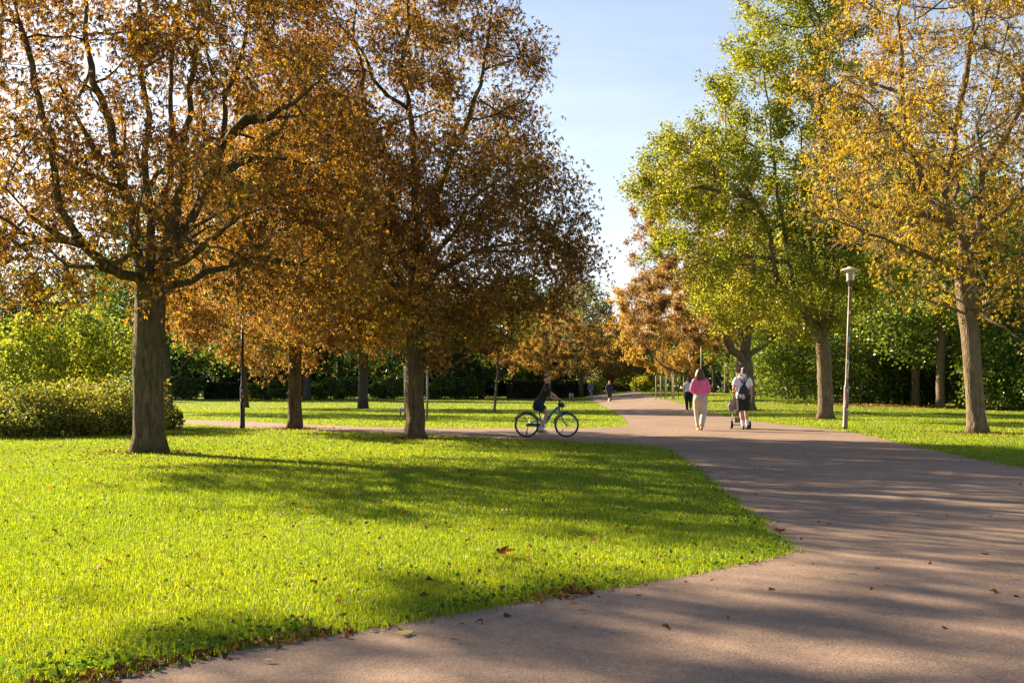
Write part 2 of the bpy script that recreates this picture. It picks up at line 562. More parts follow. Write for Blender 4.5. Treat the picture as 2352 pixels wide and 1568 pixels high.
def leaves(geo, P, D, L, Wd, C, droop=0.35, fold=0.3):
    """pointed, bent leaf blades at P along D"""
    n = len(P)
    D = nrm(D)
    up = nrm(rng.normal(0, 1, (n, 3)))
    Sd = nrm(np.cross(D, up))
    Nn = np.cross(Sd, D)
    L = np.broadcast_to(L, n)[:, None]; Wd = np.broadcast_to(Wd, n)[:, None]
    bend = rng.normal(droop, 0.25, (n, 1))
    mid = P + D * L * 0.55 + Nn * L * 0.10
    tip = P + D * L - Nn * L * bend * 0.5 - np.array([0, 0, 1.0]) * L * 0.1
    f = Nn * Wd * fold
    V = np.stack([P - Sd * Wd * 0.12, P + Sd * Wd * 0.12, mid + Sd * Wd * 0.5 + f, mid - Sd * Wd * 0.5 + f,
                  tip + Sd * Wd * 0.08, tip - Sd * Wd * 0.08], 1)
    b = (np.arange(n) * 6)[:, None]
    F = np.concatenate([b + [0, 1, 2, 3], b + [3, 2, 4, 5]])
    geo.add(V.reshape(-1, 3), [F], np.repeat(C, 6, 0))

def diamonds(geo, P, size, C, flat=0.0, asp=0.75):
    """broad leaves of four points, lightly folded"""
    n = len(P)
    D = nrm(rng.normal(0, 1, (n, 3)) * [1, 1, 0.7] + [0, 0, -0.35])
    up = nrm(rng.normal(0, 1, (n, 3)) + [0, 0, flat])
    Sd = nrm(np.cross(D, up)); Nn = np.cross(Sd, D)
    s = np.broadcast_to(size, n)[:, None]
    V = np.stack([P - D * s * 0.5, P + Sd * s * 0.5 * asp + Nn * s * 0.12, P + D * s * 0.55, P - Sd * s * 0.5 * asp + Nn * s * 0.12], 1)
    b = (np.arange(n) * 4)[:, None]
    geo.add(V.reshape(-1, 3), [b + [0, 1, 2], b + [0, 2, 3]], np.repeat(C, 4, 0))

# ------------------------------------------------------------------ trees
def in_ellipsoids(ells, n, zmin, shell=0.35):
    """points spread through a crown's volume, thicker towards its outside"""
    vol = np.array([e[3] * e[4] * e[5] for e in ells]); pts = []
    for e, k in zip(ells, np.round(n * vol / vol.sum()).astype(int)):
        d = nrm(rng.normal(0, 1, (k, 3)))
        r = rng.random(k) ** (1 / (3 + shell * 3))
        wob = 1 + 0.10 * np.sin(d[:, 0] * 5 + d[:, 2] * 4 + e[0]) + 0.08 * np.sin(d[:, 1] * 7 + d[:, 2] * 6)
        pts.append(np.array(e[:3]) + d * (r * wob)[:, None] * np.array(e[3:6]))
    P = np.concatenate(pts)
    return P[P[:, 2] > zmin]

def grow(seedP, seedPar, A, D, di, dk, droop=0.0, iters=160):
    P = [np.array(p, float) for p in seedP]; par = list(seedPar)
    arr = np.array(P)
    d2 = ((A[:, None, :] - arr[None]) ** 2).sum(-1)
    near = d2.argmin(1); nd = d2.min(1)
    alive = nd > dk * dk
    cnt = {}
    for it in range(iters):
        reach = di if it > 4 else di * 2.2
        act = np.nonzero(alive & (nd < reach * reach))[0]
        if not len(act):
            if alive.any() and it < 8: di *= 1.5; continue
            break
        arr = np.array(P)
        dirs = nrm(A[act] - arr[near[act]])
        u, inv = np.unique(near[act], return_inverse=True)
        acc = np.zeros((len(u), 3)); np.add.at(acc, inv, dirs)
        acc = nrm(nrm(acc) + rng.normal(0, 0.16, acc.shape) + [0, 0, -droop])
        new = []
        for q, dr in zip(u, acc):
            if cnt.get(q, 0) >= 3: continue
            cnt[q] = cnt.get(q, 0) + 1
            new.append((arr[q] + dr * D, q))
        if not new: break
        base = len(P)
        NP = np.array([a for a, _ in new])
        for a, q in new:
            P.append(a); par.append(int(q))
        dd = ((A[:, None, :] - NP[None]) ** 2).sum(-1)
        k = dd.argmin(1); m = dd[np.arange(len(A)), k]
        up = m < nd
        nd = np.where(up, m, nd); near = np.where(up, base + k, near)
        alive &= nd > dk * dk
    return np.array(P), np.array(par)

def skeleton(P, par, ns, Rt, tip):
    n = len(P)
    kids = [[] for _ in range(n)]
    for a in range(1, n): kids[par[a]].append(a)
    tips = max(sum(1 for a in range(n) if not kids[a]), 2)
    p = math.log(tips) / math.log(Rt / tip)
    p = min(max(p, 1.7), 3.0)
    acc = np.zeros(n)
    for a in range(n - 1, -1, -1):
        if not kids[a]: acc[a] = tip ** p
        if par[a] >= 0: acc[par[a]] += acc[a]
    r = acc ** (1 / p)
    r = r * (1 + (Rt / r[0] - 1) * np.clip((r - tip) / (r[0] - tip), 0, 1))
    # smooth what has grown
    Q = P.copy()
    for _ in range(2):
        for a in range(ns, n):
            if kids[a]:
                b = max(kids[a], key=lambda c: r[c])
                Q[a] = 0.5 * P[a] + 0.25 * (P[par[a]] + P[b])
        P = Q.copy()
    return P, kids, r

def make_tree(spec):
    """a tree thing > trunk (with its limbs) and crown"""
    base = np.array(spec['base'], float)
    D = spec.get('D', 0.32)
    seedP, seedPar, minr = [], [], []
    def chain(pts, parent, r0=0.0):
        first = len(seedP)
        pts = [np.asarray(q, float) for q in pts]
        last = parent
        prev = seedP[parent] if parent >= 0 else None
        for q in pts:
            if prev is None:
                seedP.append(q); seedPar.append(-1); last = len(seedP) - 1; prev = q; continue
            L = np.linalg.norm(q - prev); m = max(1, int(round(L / D)))
            for s in range(1, m + 1):
                w = prev + (q - prev) * s / m + rng.normal(0, 0.028 if r0 else 0.012, 3) * (s < m)
                seedP.append(w); seedPar.append(last); last = len(seedP) - 1
            prev = q
        m = len(seedP) - first
        minr.extend([r0 * (1 - 0.85 * (s_ / max(m - 1, 1)) ** 0.8) for s_ in range(m)])
        return last
    chain(spec['trunk'], -1)
    ntr = len(seedP)
    def bent(limb):
        # limbs wander a little between the points the photo gives
        pts = [np.asarray(q, float) for q in limb]; out = [pts[0]]
        for u_, v_ in zip(pts[:-1], pts[1:]):
            L = np.linalg.norm(v_ - u_)
            out.append((u_ + v_) / 2 + rng.normal(0, 1, 3) * min(.07 * L, .12)); out.append(v_)
        return out
    for limb in map(bent, spec.get('limbs', [])):
        arr = np.array(seedP)
        k = int(((arr - np.asarray(limb[0])) ** 2).sum(1).argmin())
        chain(limb[1:] if np.linalg.norm(arr[k] - limb[0]) < 0.15 else limb, k, spec.get('limb_r', 0.0))
    nside = spec.get('boughs', 0)
    if nside:
        cand = [q for q in range(ntr, len(seedP)) if minr[q] > 0.02]
        for q in rng.permutation(cand)[:nside]:
            p0 = seedP[q]
            out = p0 - base; out[2] = 0
            dr = nrm(nrm(out) * 0.5 + np.r_[rng.normal(0, 0.8, 2), rng.uniform(-.1, .7)])
            L = rng.uniform(0.9, 2.3)
            pts = [p0]
            for f_ in range(4):
                dr = nrm(dr + np.r_[rng.normal(0, .28, 2), rng.normal(.02, .2)])
                pts.append(pts[-1] + dr * L / 4)
            chain(pts[1:], int(q), min(0.045, minr[q] * 0.6))
    A = in_ellipsoids(spec['ells'], spec.get('n', 900), spec.get('zmin', base[2] + 2.2), spec.get('shell', 0.35))
    P, par = grow(seedP, seedPar, A, D, spec.get('di', 2.2), spec.get('dk', 0.5), spec.get('droop', 0.06))
    P, kids, r = skeleton(P, par, len(seedP), spec['R'], spec.get('tip', 0.007))
    n = len(P)
    r[:len(minr)] = np.maximum(r[:len(minr)], np.minimum(minr, spec['R'] * 0.75))
    geo = Geo()
    big_n = spec.get('sides', 18)
    def sides(x):
        return big_n if x > 0.12 else 8 if x > 0.045 else 5 if x > 0.018 else 3
    starts = [(0, -1)]
    while starts:
        a, frm = starts.pop()
        pts, rad = [], []
        if frm >= 0: pts.append(P[frm]); rad.append(min(r[a] * 1.15, r[frm]))
        q = a
        while True:
            pts.append(P[q]); rad.append(r[q])
            ks = kids[q]
            if not ks: break
            b = max(ks, key=lambda c: r[c])
            for c in ks:
                if c != b: starts.append((c, q))
            q = b
        if len(pts) < 2: continue
        if a == 0:
            geo.tube(pts, rad, big_n * 2 if spec.get('fine') else big_n, flare=spec.get('flare', 0.5), lobes=5, phase=rng.random() * 6, bump=0.034)
        else:
            geo.tube(pts, rad, sides(rad[0]))
    # twigs and leaves at the thin ends
    thin = np.nonzero((r < spec.get('thin', 0.022)) & (np.arange(n) >= ntr))[0]
    kt = spec.get('twigs', 3)
    idx = np.repeat(thin, kt)
    par_dir = nrm(P[idx] - P[par[idx]])
    cen = P[thin].mean(0)
    td = nrm(par_dir * 0.7 + nrm(P[idx] - cen) * 0.3 + rng.normal(0, 0.65, (len(idx), 3)) + [0, 0, spec.get('twig_z', -0.15)])
    tl = rng.uniform(0.18, 0.5, len(idx)) * spec.get('twig_len', 1.0)
    tp = P[idx] + td * tl[:, None]
    e1 = nrm(np.cross(td, rng.normal(0, 1, td.shape))) * spec.get('twig_r', 0.005)
    e2 = nrm(np.cross(td, e1)) * spec.get('twig_r', 0.005)
    midp = (P[idx] + tp) / 2 + rng.normal(0, 0.03, tp.shape)
    V = np.stack([P[idx] + e1, P[idx] - 0.5 * e1 + 0.87 * e2, P[idx] - 0.5 * e1 - 0.87 * e2,
                  midp + e1 * 0.8, midp - 0.4 * e1 + 0.7 * e2, midp - 0.4 * e1 - 0.7 * e2, tp], 1)
    b = (np.arange(len(idx)) * 7)[:, None]
    geo.add(V.reshape(-1, 3), [np.concatenate([b + [0, 1, 4, 3], b + [1, 2, 5, 4], b + [2, 0, 3, 5]]),
                               np.concatenate([b + [3, 4, 6], b + [4, 5, 6], b + [5, 3, 6]])])
    t = thing(spec['name'], spec['label'], spec.get('cat', 'tree'), base, 0, spec.get('group'))
    geo.obj("trunk", spec.get('bark', M_BARK), t, origin=base)
    cg = Geo()
    nl = spec['leaves']
    keep = np.arange(len(idx))
    if spec.get('bare'):
        q = clump(tp, 0.7, 4.0)
        keep = keep[rng.random(len(keep)) > spec['bare'] * q * 1.6]
    wt = rng.exponential(1.0, len(keep)) ** 1.2 * (0.45 + clump(tp[keep], 1.6, spec.get('seed', 1.0) + 2)) ** 1.1
    c = keep[rng.choice(len(keep), nl, p=wt / wt.sum())]
    s = rng.uniform(0.35, 1.05, nl)[:, None]
    LP = P[idx[c]] * (1 - s) + tp[c] * s + rng.normal(0, spec.get('spread', 0.10), (nl, 3))
    if spec.get('gap'):
        # an open lane through the leaves, on the side the sun comes from
        ln = (base[0] - LP[:, 0]) * 0.79 + (LP[:, 1] - base[1]) * 0.62
        off = (LP[:, 0] - base[0]) * 0.62 + (LP[:, 1] - base[1]) * 0.79
        zz = LP[:, 2] - 0.466 * ln
        kp = ~((ln > 0) & (off > -0.42) & (off < 0.1) & (zz < 2.7)) | (rng.random(nl) < 0.08)
        LP, c = LP[kp], c[kp]
        nl = len(LP)
    bias = clump(LP, spec.get('clump', 0.9), spec.get('seed', 1.0)) if spec.get('clumps', True) else None
    if spec['style'] == 'palm':
        # hanging hand-shaped leaves of five leaflets
        C = pick(spec['pal'], spec['wts'], nl, 0.2, bias)
        ax = nrm(td[c] * 0.5 + rng.normal(0, 0.5, (nl, 3)) + [0, 0, -0.55])
        for a in range(5):
            dr = nrm(ax + rng.normal(0, 0.62, (nl, 3)) + [0, 0, -0.1])
            cc = C * (1 + rng.normal(0, 0.15, (nl, 1))).clip(0.6, 1.5)
            leaves(cg, LP, dr, rng.uniform(0.6, 1.1, nl) * spec['size'], rng.uniform(0.18, 0.32, nl) * spec['size'], cc, 0.4, rng.uniform(-0.1, 0.5, (nl, 1)))
    else:
        C = pick(spec['pal'], spec['wts'], nl, 0.2, bias)
        diamonds(cg, LP, rng.uniform(0.65, 1.2, nl) * spec['size'], C, 0.5)
    cg.obj("crown", spec.get('leafmat', M_LEAF), t, smooth=False, origin=base)
    return t

RUST = [(0.085, 0.042, 0.016), (0.155, 0.076, 0.019), (0.26, 0.135, 0.021), (0.38, 0.228, 0.024), (0.46, 0.34, 0.026), (0.19, 0.20, 0.035)]
ORANGE = [(0.15, 0.082, 0.034), (0.27, 0.148, 0.050), (0.37, 0.215, 0.058), (0.45, 0.30, 0.055), (0.30, 0.25, 0.05)]
AVENUE = [(0.21, 0.125, 0.042), (0.34, 0.205, 0.056), (0.44, 0.285, 0.06), (0.51, 0.375, 0.058), (0.36, 0.31, 0.06)]
PINKISH = [(0.20, 0.115, 0.058), (0.29, 0.168, 0.074), (0.36, 0.222, 0.078), (0.39, 0.27, 0.065)]
GOLD = [(0.16, 0.080, 0.022), (0.28, 0.160, 0.026), (0.38, 0.255, 0.026), (0.47, 0.360, 0.028), (0.29, 0.30, 0.035)]
LIME = [(0.085, 0.125, 0.014), (0.155, 0.195, 0.016), (0.25, 0.265, 0.020), (0.36, 0.325, 0.028)]
GREEN = [(0.045, 0.085, 0.016), (0.075, 0.13, 0.020), (0.12, 0.17, 0.024), (0.19, 0.20, 0.03)]
DEEP = [(0.022, 0.045, 0.012), (0.035, 0.065, 0.015), (0.055, 0.090, 0.018), (0.10, 0.12, 0.022)]

def E(px, py, d, dd, rx, ry, rz):
    p = W(px, py, d)
    return (p[0], p[1] + dd, p[2], rx, ry, rz)

def limb(d, pts, dys):
    """limb through photo points; dys = how far each lies behind the trunk"""
    return [W(x, y, d) if dy == 0 else W(x, y, d + dy) for (x, y), dy in zip(pts, dys)]

# --- big rust chestnut beside the path, its whole branching in view
d = 17.35
b1 = W(343, 1040, d); b1[2] = 0
make_tree(dict(name="chestnut_tree", label="thick-trunked rust brown chestnut with open sunlit branching, on the lawn by the bushes", base=b1,
    fine=True, trunk=[b1 - [0, 0, 0.05], W(342, 950, d), W(341, 850, d), W(343, 740, d), W(344, 680, d), W(346, 640, d)], R=0.255, limb_r=0.095, boughs=46, sides=16,
    limbs=[limb(d, [(340, 665), (316, 637), (250, 611), (176, 540), (136, 474), (125, 387), (123, 316), (88, 220), (57, 88), (40, -40)], [0, -.2, -.6, -1, -1.2, -1.3, -1.3, -1.3, -1.2, -1]),
           limb(d, [(193, 562), (132, 549), (60, 560), (-20, 585)], [-.9, -1.4, -2, -2.4]),
           limb(d, [(344, 640), (307, 580), (307, 483), (272, 373), (246, 264), (211, 154), (200, 22), (190, -100)], [0, .3, .8, 1, 1.2, 1.4, 1.5, 1.5]),
           limb(d, [(290, 430), (255, 387), (184, 285), (130, 180)], [.9, .5, -.3, -.8]),
           limb(d, [(346, 640), (347, 571), (338, 439), (332, 351), (329, 198), (322, 60), (320, -120)], [0, .1, .1, 0, -.2, -.3, -.3]),
           limb(d, [(346, 630), (387, 527), (391, 395), (391, 220), (404, 66), (410, -150)], [0, .5, .9, 1.2, 1.2, 1.1]),
           limb(d, [(350, 640), (395, 549), (422, 417), (439, 264), (448, 154), (479, 22), (500, -120)], [0, -.2, -.5, -.7, -.8, -.8, -.8]),
           limb(d, [(350, 645), (395, 562), (461, 461), (496, 387), (518, 264), (540, 176), (567, 66), (590, -60)], [0, 0, .1, .2, .3, .3, .4, .4]),
           limb(d, [(490, 404), (584, 360), (646, 299), (685, 246)], [.2, .7, 1.1, 1.4]),
           limb(d, [(512, 334), (571, 268), (676, 237), (740, 180)], [.3, -.3, -.8, -1]),
           limb(d, [(345, 680), (373, 668), (439, 646), (527, 615), (615, 549), (690, 500)], [0, .1, .4, .8, 1.2, 1.5]),
           limb(d, [(570, 590), (640, 600), (734, 611)], [1, .7, .4]),
           limb(d, [(345, 650), (330, 620), (300, 560), (320, 480)], [0, -.6, -1.6, -2.4]),
           limb(d, [(345, 655), (420, 600), (520, 520), (600, 480)], [0, -.6, -1.8, -2.4])],
    ells=[E(335, 360, d, .3, 4.3, 3.6, 3.9), E(350, 20, d, .3, 3.9, 3.3, 4.2), E(190, 500, d, -.6, 3.2, 2.8, 1.8), E(560, 560, d, .4, 2.7, 2.6, 1.8)],
    n=2300, zmin=2.55, dk=0.42, di=2.0, droop=0.10, tip=0.006, thin=0.016, twigs=3, leaves=35000, size=0.088, style='palm', pal=RUST, spread=0.15,
    wts=[.16, .25, .25, .18, .10, .06], seed=1.3, bark=M_BARK, shell=0.55, bare=0.30, gap=True))

# --- second chestnut, dense, standing against the sky by the cross path
d = 22.26
b2 = W(955, 1008, d); b2[2] = 0
make_tree(dict(name="chestnut_tree", label="dense dark rust chestnut with ragged crown against the sky, trunk beside the cyclist", base=b2,
    fine=True, trunk=[b2 - [0, 0, 0.05], W(953, 930, d), W(952, 840, d), W(953, 740, d), W(955, 690, d), W(955, 600, d)], R=0.205, limb_r=0.07, boughs=34, sides=16,
    limbs=[limb(d, [(955, 690), (1010, 620), (1080, 580), (1180, 560), (1290, 560)], [0, -.1, -.3, -.4, -.5]),
           limb(d, [(955, 660), (1040, 540), (1080, 460), (1180, 380), (1230, 330)], [0, .2, .4, .6, .6]),
           limb(d, [(955, 640), (1000, 480), (1060, 330), (1110, 160), (1130, 20)], [0, -.3, -.6, -.6, -.5]),
           limb(d, [(955, 620), (950, 450), (945, 280), (940, 60), (940, -120)], [0, 0, .1, .1, .2]),
           limb(d, [(955, 640), (900, 480), (860, 300), (830, 140), (820, 0)], [0, .4, .6, .7, .8]),
           limb(d, [(955, 670), (860, 600), (760, 540), (680, 470)], [0, -.5, -1, -1.2]),
           limb(d, [(955, 700), (880, 690), (780, 690), (690, 710)], [0, .3, .8, 1.1]),
           limb(d, [(955, 700), (960, 640), (1000, 600), (1100, 640)], [0, -1, -2.2, -3]),
           limb(d, [(955, 690), (1040, 660), (1150, 660), (1260, 690)], [0, .8, 1.7, 2.2])],
    ells=[E(925, 545, d, 0, 4.3, 3.9, 2.6), E(915, 210, d, 0, 3.2, 3.2, 4.3), E(1110, 390, d, .1, 2.1, 2.2, 2.2), E(1190, 590, d, 0, 1.9, 2.0, 1.7), E(780, 330, d, .2, 2.3, 2.5, 2.6)],
    n=2300, zmin=2.0, dk=0.44, di=2.0, droop=0.10, tip=0.006, thin=0.016, twigs=3, leaves=58000, size=0.090, style='palm', pal=RUST, spread=0.16,
    wts=[.18, .27, .24, .16, .07, .08], seed=2.9, bark=M_BARK, shell=0.4, bare=0.12))

# --- third chestnut beside the dark lamp post
d = 27.95
b3 = W(677, 985, d); b3[2] = 0
make_tree(dict(name="chestnut_tree", label="low-hanging orange brown chestnut between the dark lamp post and the dense chestnut", base=b3,
    trunk=[b3 - [0, 0, 0.05], W(677, 920, d), W(677, 840, d), W(680, 760, d), W(680, 700, d)], R=0.185, sides=16,
    ells=[E(640, 655, d, 0, 3.7, 3.4, 2.2), E(660, 430, d, 0, 3.2, 3.0, 3.2)],
    n=1100, zmin=1.75, dk=0.5, di=2.3, droop=0.12, twigs=3, leaves=33000, size=0.095, style='palm', pal=ORANGE, wts=[.15, .28, .29, .23, .05], seed=.7, spread=.15))

# --- chestnut wholly out of view; its boughs are placed to cast shade over the path
b0 = np.array([-12.8, 10.2, 0.0])
make_tree(dict(name="chestnut_tree", label="chestnut beyond the picture's edge, only the shade of its boughs seen", base=b0,
    trunk=[b0 - [0, 0, 0.05], b0 + [0, 0, 1.5], b0 + [0, .05, 3.4], b0 + [0, .2, 5.0]], R=0.2, limb_r=0.08, boughs=18,
    limbs=[[b0 + [0, .2, 5.0], (-13.1, 12.2, 6.7), (-13.6, 14.4, 8.3), (-13.9, 16.4, 9.5), (-13.6, 18.0, 10.4)], [(-13.5, 13.9, 8.0), (-15.0, 15.0, 9.2), (-16.0, 16.2, 9.9)], [(-13.3, 13.2, 7.4), (-12.6, 14.6, 8.9), (-12.4, 16.2, 10.2)]],
    ells=[(-14.0, 16.6, 9.7, 2.0, 1.8, 1.4), (-15.5, 15.9, 9.6, 1.7, 1.5, 1.3), (-12.9, 10.9, 5.6, 1.0, 1.0, 1.4)],
    n=480, zmin=4.2, dk=0.55, di=2.6, D=0.35, twigs=2, bare=0.55, leaves=4600, size=0.12, style='palm', pal=RUST, wts=[.2, .3, .2, .15, .1, .05]))

# --- gold chestnut beyond the path
d = 25.2
b7 = W(2245, 995, d); b7[2] = 0
make_tree(dict(name="chestnut_tree", label="gold chestnut with many bare twigs and a tall pale trunk beyond the path", base=b7, fine=True,
    trunk=[b7 - [0, 0, 0.05], W(2240, 920, d), W(2233, 820, d), W(2222, 720, d), W(2212, 640, d), W(2222, 571, d)], R=0.215, limb_r=0.08, boughs=50, sides=16,
    limbs=[limb(d, [(2216, 600), (2215, 549), (2180, 500), (2149, 466), (2118, 422), (2105, 365), (2083, 286), (2070, 160), (2060, 40)], [0, -.1, -.3, -.5, -.7, -.8, -.8, -.8, -.8]),
           limb(d, [(2180, 500), (2172, 431), (2193, 343), (2202, 272), (2215, 198), (2228, 110), (2235, -20)], [-.3, -.1, .2, .3, .4, .5, .6]),
           limb(d, [(2222, 571), (2237, 540), (2268, 514), (2325, 461), (2380, 400), (2440, 330)], [0, 0, 0, .2, .4, .5]),
           limb(d, [(2240, 530), (2254, 439), (2272, 373), (2312, 316), (2347, 246), (2370, 100)], [.1, -.3, -.5, -.7, -.8, -.8]),
           limb(d, [(2212, 640), (2197, 620), (2127, 589), (2039, 549), (1951, 518), (1880, 500)], [0, -.2, -.8, -1.3, -1.7, -2]),
           limb(d, [(2200, 530), (2120, 490), (2013, 475), (1942, 431), (1885, 387)], [-.2, .3, .7, .9, 1.1]),
           limb(d, [(2222, 720), (2249, 712), (2307, 751), (2352, 783)], [0, -.3, -.8, -1.1]),
           limb(d, [(2215, 690), (2239, 687), (2349, 687), (2420, 680)], [0, .4, 1.1, 1.5]),
           limb(d, [(2222, 571), (2220, 500), (2200, 430), (2180, 300)], [0, .9, 1.8, 2.4])],
    ells=[E(2210, 330, d, 0, 4.0, 3.7, 3.6), E(2230, 60, d, 0, 3.6, 3.4, 3.4), E(2000, 470, d, -.6, 2.2, 2.2, 1.5), E(2350, 600, d, 0, 2.4, 2.4, 1.6), E(2060, 230, d, 0, 2.1, 2.0, 2.0)],
    n=2000, zmin=2.7, dk=0.43, di=2.0, droop=0.10, tip=0.008, thin=0.019, twigs=4, twig_len=1.25, twig_r=0.0085, leaves=21000, size=0.094, style='palm', pal=GOLD, spread=0.13,
    wts=[.10, .24, .30, .24, .12], seed=5.1, bark=M_BARKL, bare=0.55, shell=0.45))

# --- tall lime-green maple behind the lamp
d = 37.0
b8 = W(1895, 963, d); b8[2] = float(zt(b8[0], d))
make_tree(dict(name="maple_tree", label="tall yellow-green maple with wide crown and stout trunk next to the pale lamp post", base=b8,
    trunk=[b8 - [0, 0, 0.05], W(1895, 900, d), W(1893, 830, d), W(1890, 780, d), W(1893, 720, d), W(1897, 661, d), W(1897, 520, d), W(1890, 380, d), W(1885, 200, d), W(1880, 40, d)], R=0.265, limb_r=0.11, boughs=20, sides=16,
    limbs=[limb(d, [(1890, 800), (1853, 727), (1839, 701), (1827, 681), (1819, 640), (1800, 520), (1780, 380), (1770, 250)], [0, -.3, -.5, -.6, -.8, -1, -1, -1]),
           limb(d, [(1839, 705), (1811, 685), (1785, 650), (1770, 545), (1732, 461), (1650, 390), (1560, 340)], [-.5, -.8, -1, -1.1, -1.2, -1.2, -1.2]),
           limb(d, [(1732, 461), (1650, 440), (1560, 440), (1480, 460)], [-1.2, -1.5, -1.7, -1.8]),
           limb(d, [(1893, 770), (1871, 711), (1861, 640), (1850, 480), (1840, 300)], [0, .4, .6, .9, 1]),
           limb(d, [(1895, 770), (1911, 715), (1921, 640), (1950, 480), (1980, 330)], [0, .2, .4, .6, .8]),
           limb(d, [(1800, 600), (1720, 590), (1620, 600), (1560, 620)], [-.9, -1.2, -1.4, -1.5])],
    ells=[E(1620, 445, d, -1, 2.7, 2.8, 2.4), E(1800, 250, d, 0, 2.9, 3.0, 3.6), E(1850, 60, d, 0, 2.5, 2.6, 3.0), E(1730, 650, d, -.8, 2.7, 2.6, 2.0), E(1990, 450, d, .3, 3.0, 3.0, 4.2), E(1535, 420, d, -1, 1.6, 1.9, 1.9), E(1900, 620, d, 0, 3, 2.6, 2.2)],
    n=2000, zmin=3.0, dk=0.5, di=2.3, droop=0.02, tip=0.008, thin=0.02, twigs=3, leaves=135000, size=0.105, style='broad', pal=LIME,
    wts=[.2, .3, .32, .18], seed=3.3, clump=0.7, bark=M_BARKL, leafmat=M_LEAFG, spread=0.16, shell=0.5))

# --- old wide-trunked chestnut, pinkish thin crown, behind the man
b9 = hit(1713, 942)
d = b9[1]
make_tree(dict(name="chestnut_tree", label="old chestnut with very wide trunk and thin pinkish brown crown behind the pushchair", base=b9,
    trunk=[b9 - [0, 0, 0.05], W(1712, 900, d), W(1710, 850, d), W(1710, 815, d), W(1712, 760, d)], R=0.42, limb_r=0.2, sides=18,
    limbs=[limb(d, [(1708, 830), (1698, 815), (1671, 786), (1654, 745), (1630, 640), (1610, 520)], [0, -.3, -.5, -.7, -.8, -.8]),
           limb(d, [(1712, 830), (1724, 812), (1747, 800), (1775, 775)], [0, -.3, -.6, -.9]),
           limb(d, [(1710, 800), (1690, 700), (1670, 560), (1650, 400)], [0, .5, .9, 1.1]),
           limb(d, [(1710, 800), (1730, 700), (1740, 560), (1720, 400)], [0, .2, .5, .9])],
    ells=[E(1600, 520, d, 0, 3.5, 3.2, 4.2), E(1580, 690, d, 0, 3.1, 3.0, 2.6), E(1640, 380, d, .5, 2.4, 2.4, 2.4), E(1740, 620, d, .5, 3, 3, 3), E(1510, 610, d, -.3, 1.9, 2.2, 2.9)],
    n=1350, zmin=3.0, dk=0.55, di=2.4, twigs=3, leaves=36000, size=0.12, style='palm', pal=PINKISH, wts=[.25, .35, .25, .15], seed=1.9, bark=M_BARKL, bare=0.25, twig_r=0.006))

# --- orange chestnut of the avenue
b10 = hit(1592, 921)
d = b10[1]
make_tree(dict(name="chestnut_tree", label="bright orange chestnut of the avenue over the staked saplings", base=b10,
    trunk=[b10 - [0, 0, 0.05], W(1590, 880, d), W(1588, 840, d), W(1588, 800, d)], R=0.32,
    limbs=[limb(d, [(1590, 868), (1570, 858), (1545, 850), (1520, 838)], [0, -.4, -.8, -1])],
    ells=[E(1550, 735, d, 0, 4.2, 3.8, 3.4), E(1620, 700, d, .4, 3.6, 3.4, 3.4), E(1490, 765, d, 0, 2.2, 2.2, 1.9)],
    n=800, zmin=1.9, dk=0.65, di=2.6, D=0.4, twigs=3, twig_len=1.2, leaves=20000, size=0.15, style='palm', pal=AVENUE, wts=[.12, .28, .3, .25, .05], seed=4.4, bark=M_BARKL))

# --- orange chestnut behind the cyclist
b11 = hit(1260, 921)
d = b11[1]
make_tree(dict(name="chestnut_tree", label="spreading orange brown chestnut with pale slim trunk behind the cyclist's head", base=b11,
    trunk=[b11 - [0, 0, 0.05], W(1258, 880, d), W(1254, 830, d), W(1254, 760, d), W(1256, 700, d)], R=0.27,
    ells=[E(1262, 785, d, 0, 5.3, 4.8, 3.2), E(1200, 810, d, 0, 3, 3, 1.9), E(1330, 800, d, 0, 3.4, 3, 2.4)],
    n=800, zmin=2.2, dk=0.65, di=2.8, D=0.45, twigs=3, twig_len=1.3, leaves=22000, size=0.17, style='palm', pal=AVENUE, wts=[.25, .35, .25, .1, .05], seed=2.4, bark=M_BARKL))

# --- far end of the avenue
def far_tree(base, label, ells, pal, wts, nleaf, size, Rt=0.25, name="chestnut_tree", n=320, bk=M_BARKD, leafmat=M_LEAF, group=None, zmin=None, lean=0.0, twig_len=1.6):
    base = np.asarray(base, float)
    top = min(e[2] for e in ells)
    return make_tree(dict(name=name, label=label, base=base, group=group, trunk=[base - [0, 0, 0.05], base + [lean * .3, 0, max(1.0, (top - base[2]) * .5)], [base[0] + lean, base[1], top]],
        R=Rt, sides=10, ells=ells, n=n, zmin=zmin if zmin is not None else base[2] + 1.8, dk=1.0, di=4.0, D=0.7, twigs=4, twig_len=twig_len, twig_r=0.012, thin=0.05, tip=0.012,
        leaves=nleaf, size=size, style='broad', pal=pal, wts=wts, bark=bk, leafmat=leafmat, spread=0.35, seed=rng.random() * 6, flare=0.3))
d = 124.0
far_tree(ground(*W(1405, 900, d)[:2]), "small orange tree at the avenue's end above the walker with a dog",
         [E(1402, 842, d, 0, 3.5, 3.2, 1.9), E(1445, 800, d, 0, 2.6, 2.6, 2.6), E(1480, 830, d, 0, 2.2, 2.2, 2.4)], AVENUE, [.15, .35, .3, .15, .05], 9500, 0.26, zmin=2.2)
d = 136.0
far_tree(ground(*W(1432, 900, d)[:2]), "pale orange tree with yellow lower leaves closing the avenue's far end",
         [E(1428, 770, d, 0, 3.6, 3.4, 3.1), E(1395, 765, d, -1, 2.2, 2.2, 1.8)], [(0.35, 0.17, 0.05), (0.42, 0.22, 0.05), (0.5, 0.33, 0.05), (0.5, 0.4, 0.04)], [.3, .3, .25, .15], 7500, 0.28)
d = 112.0
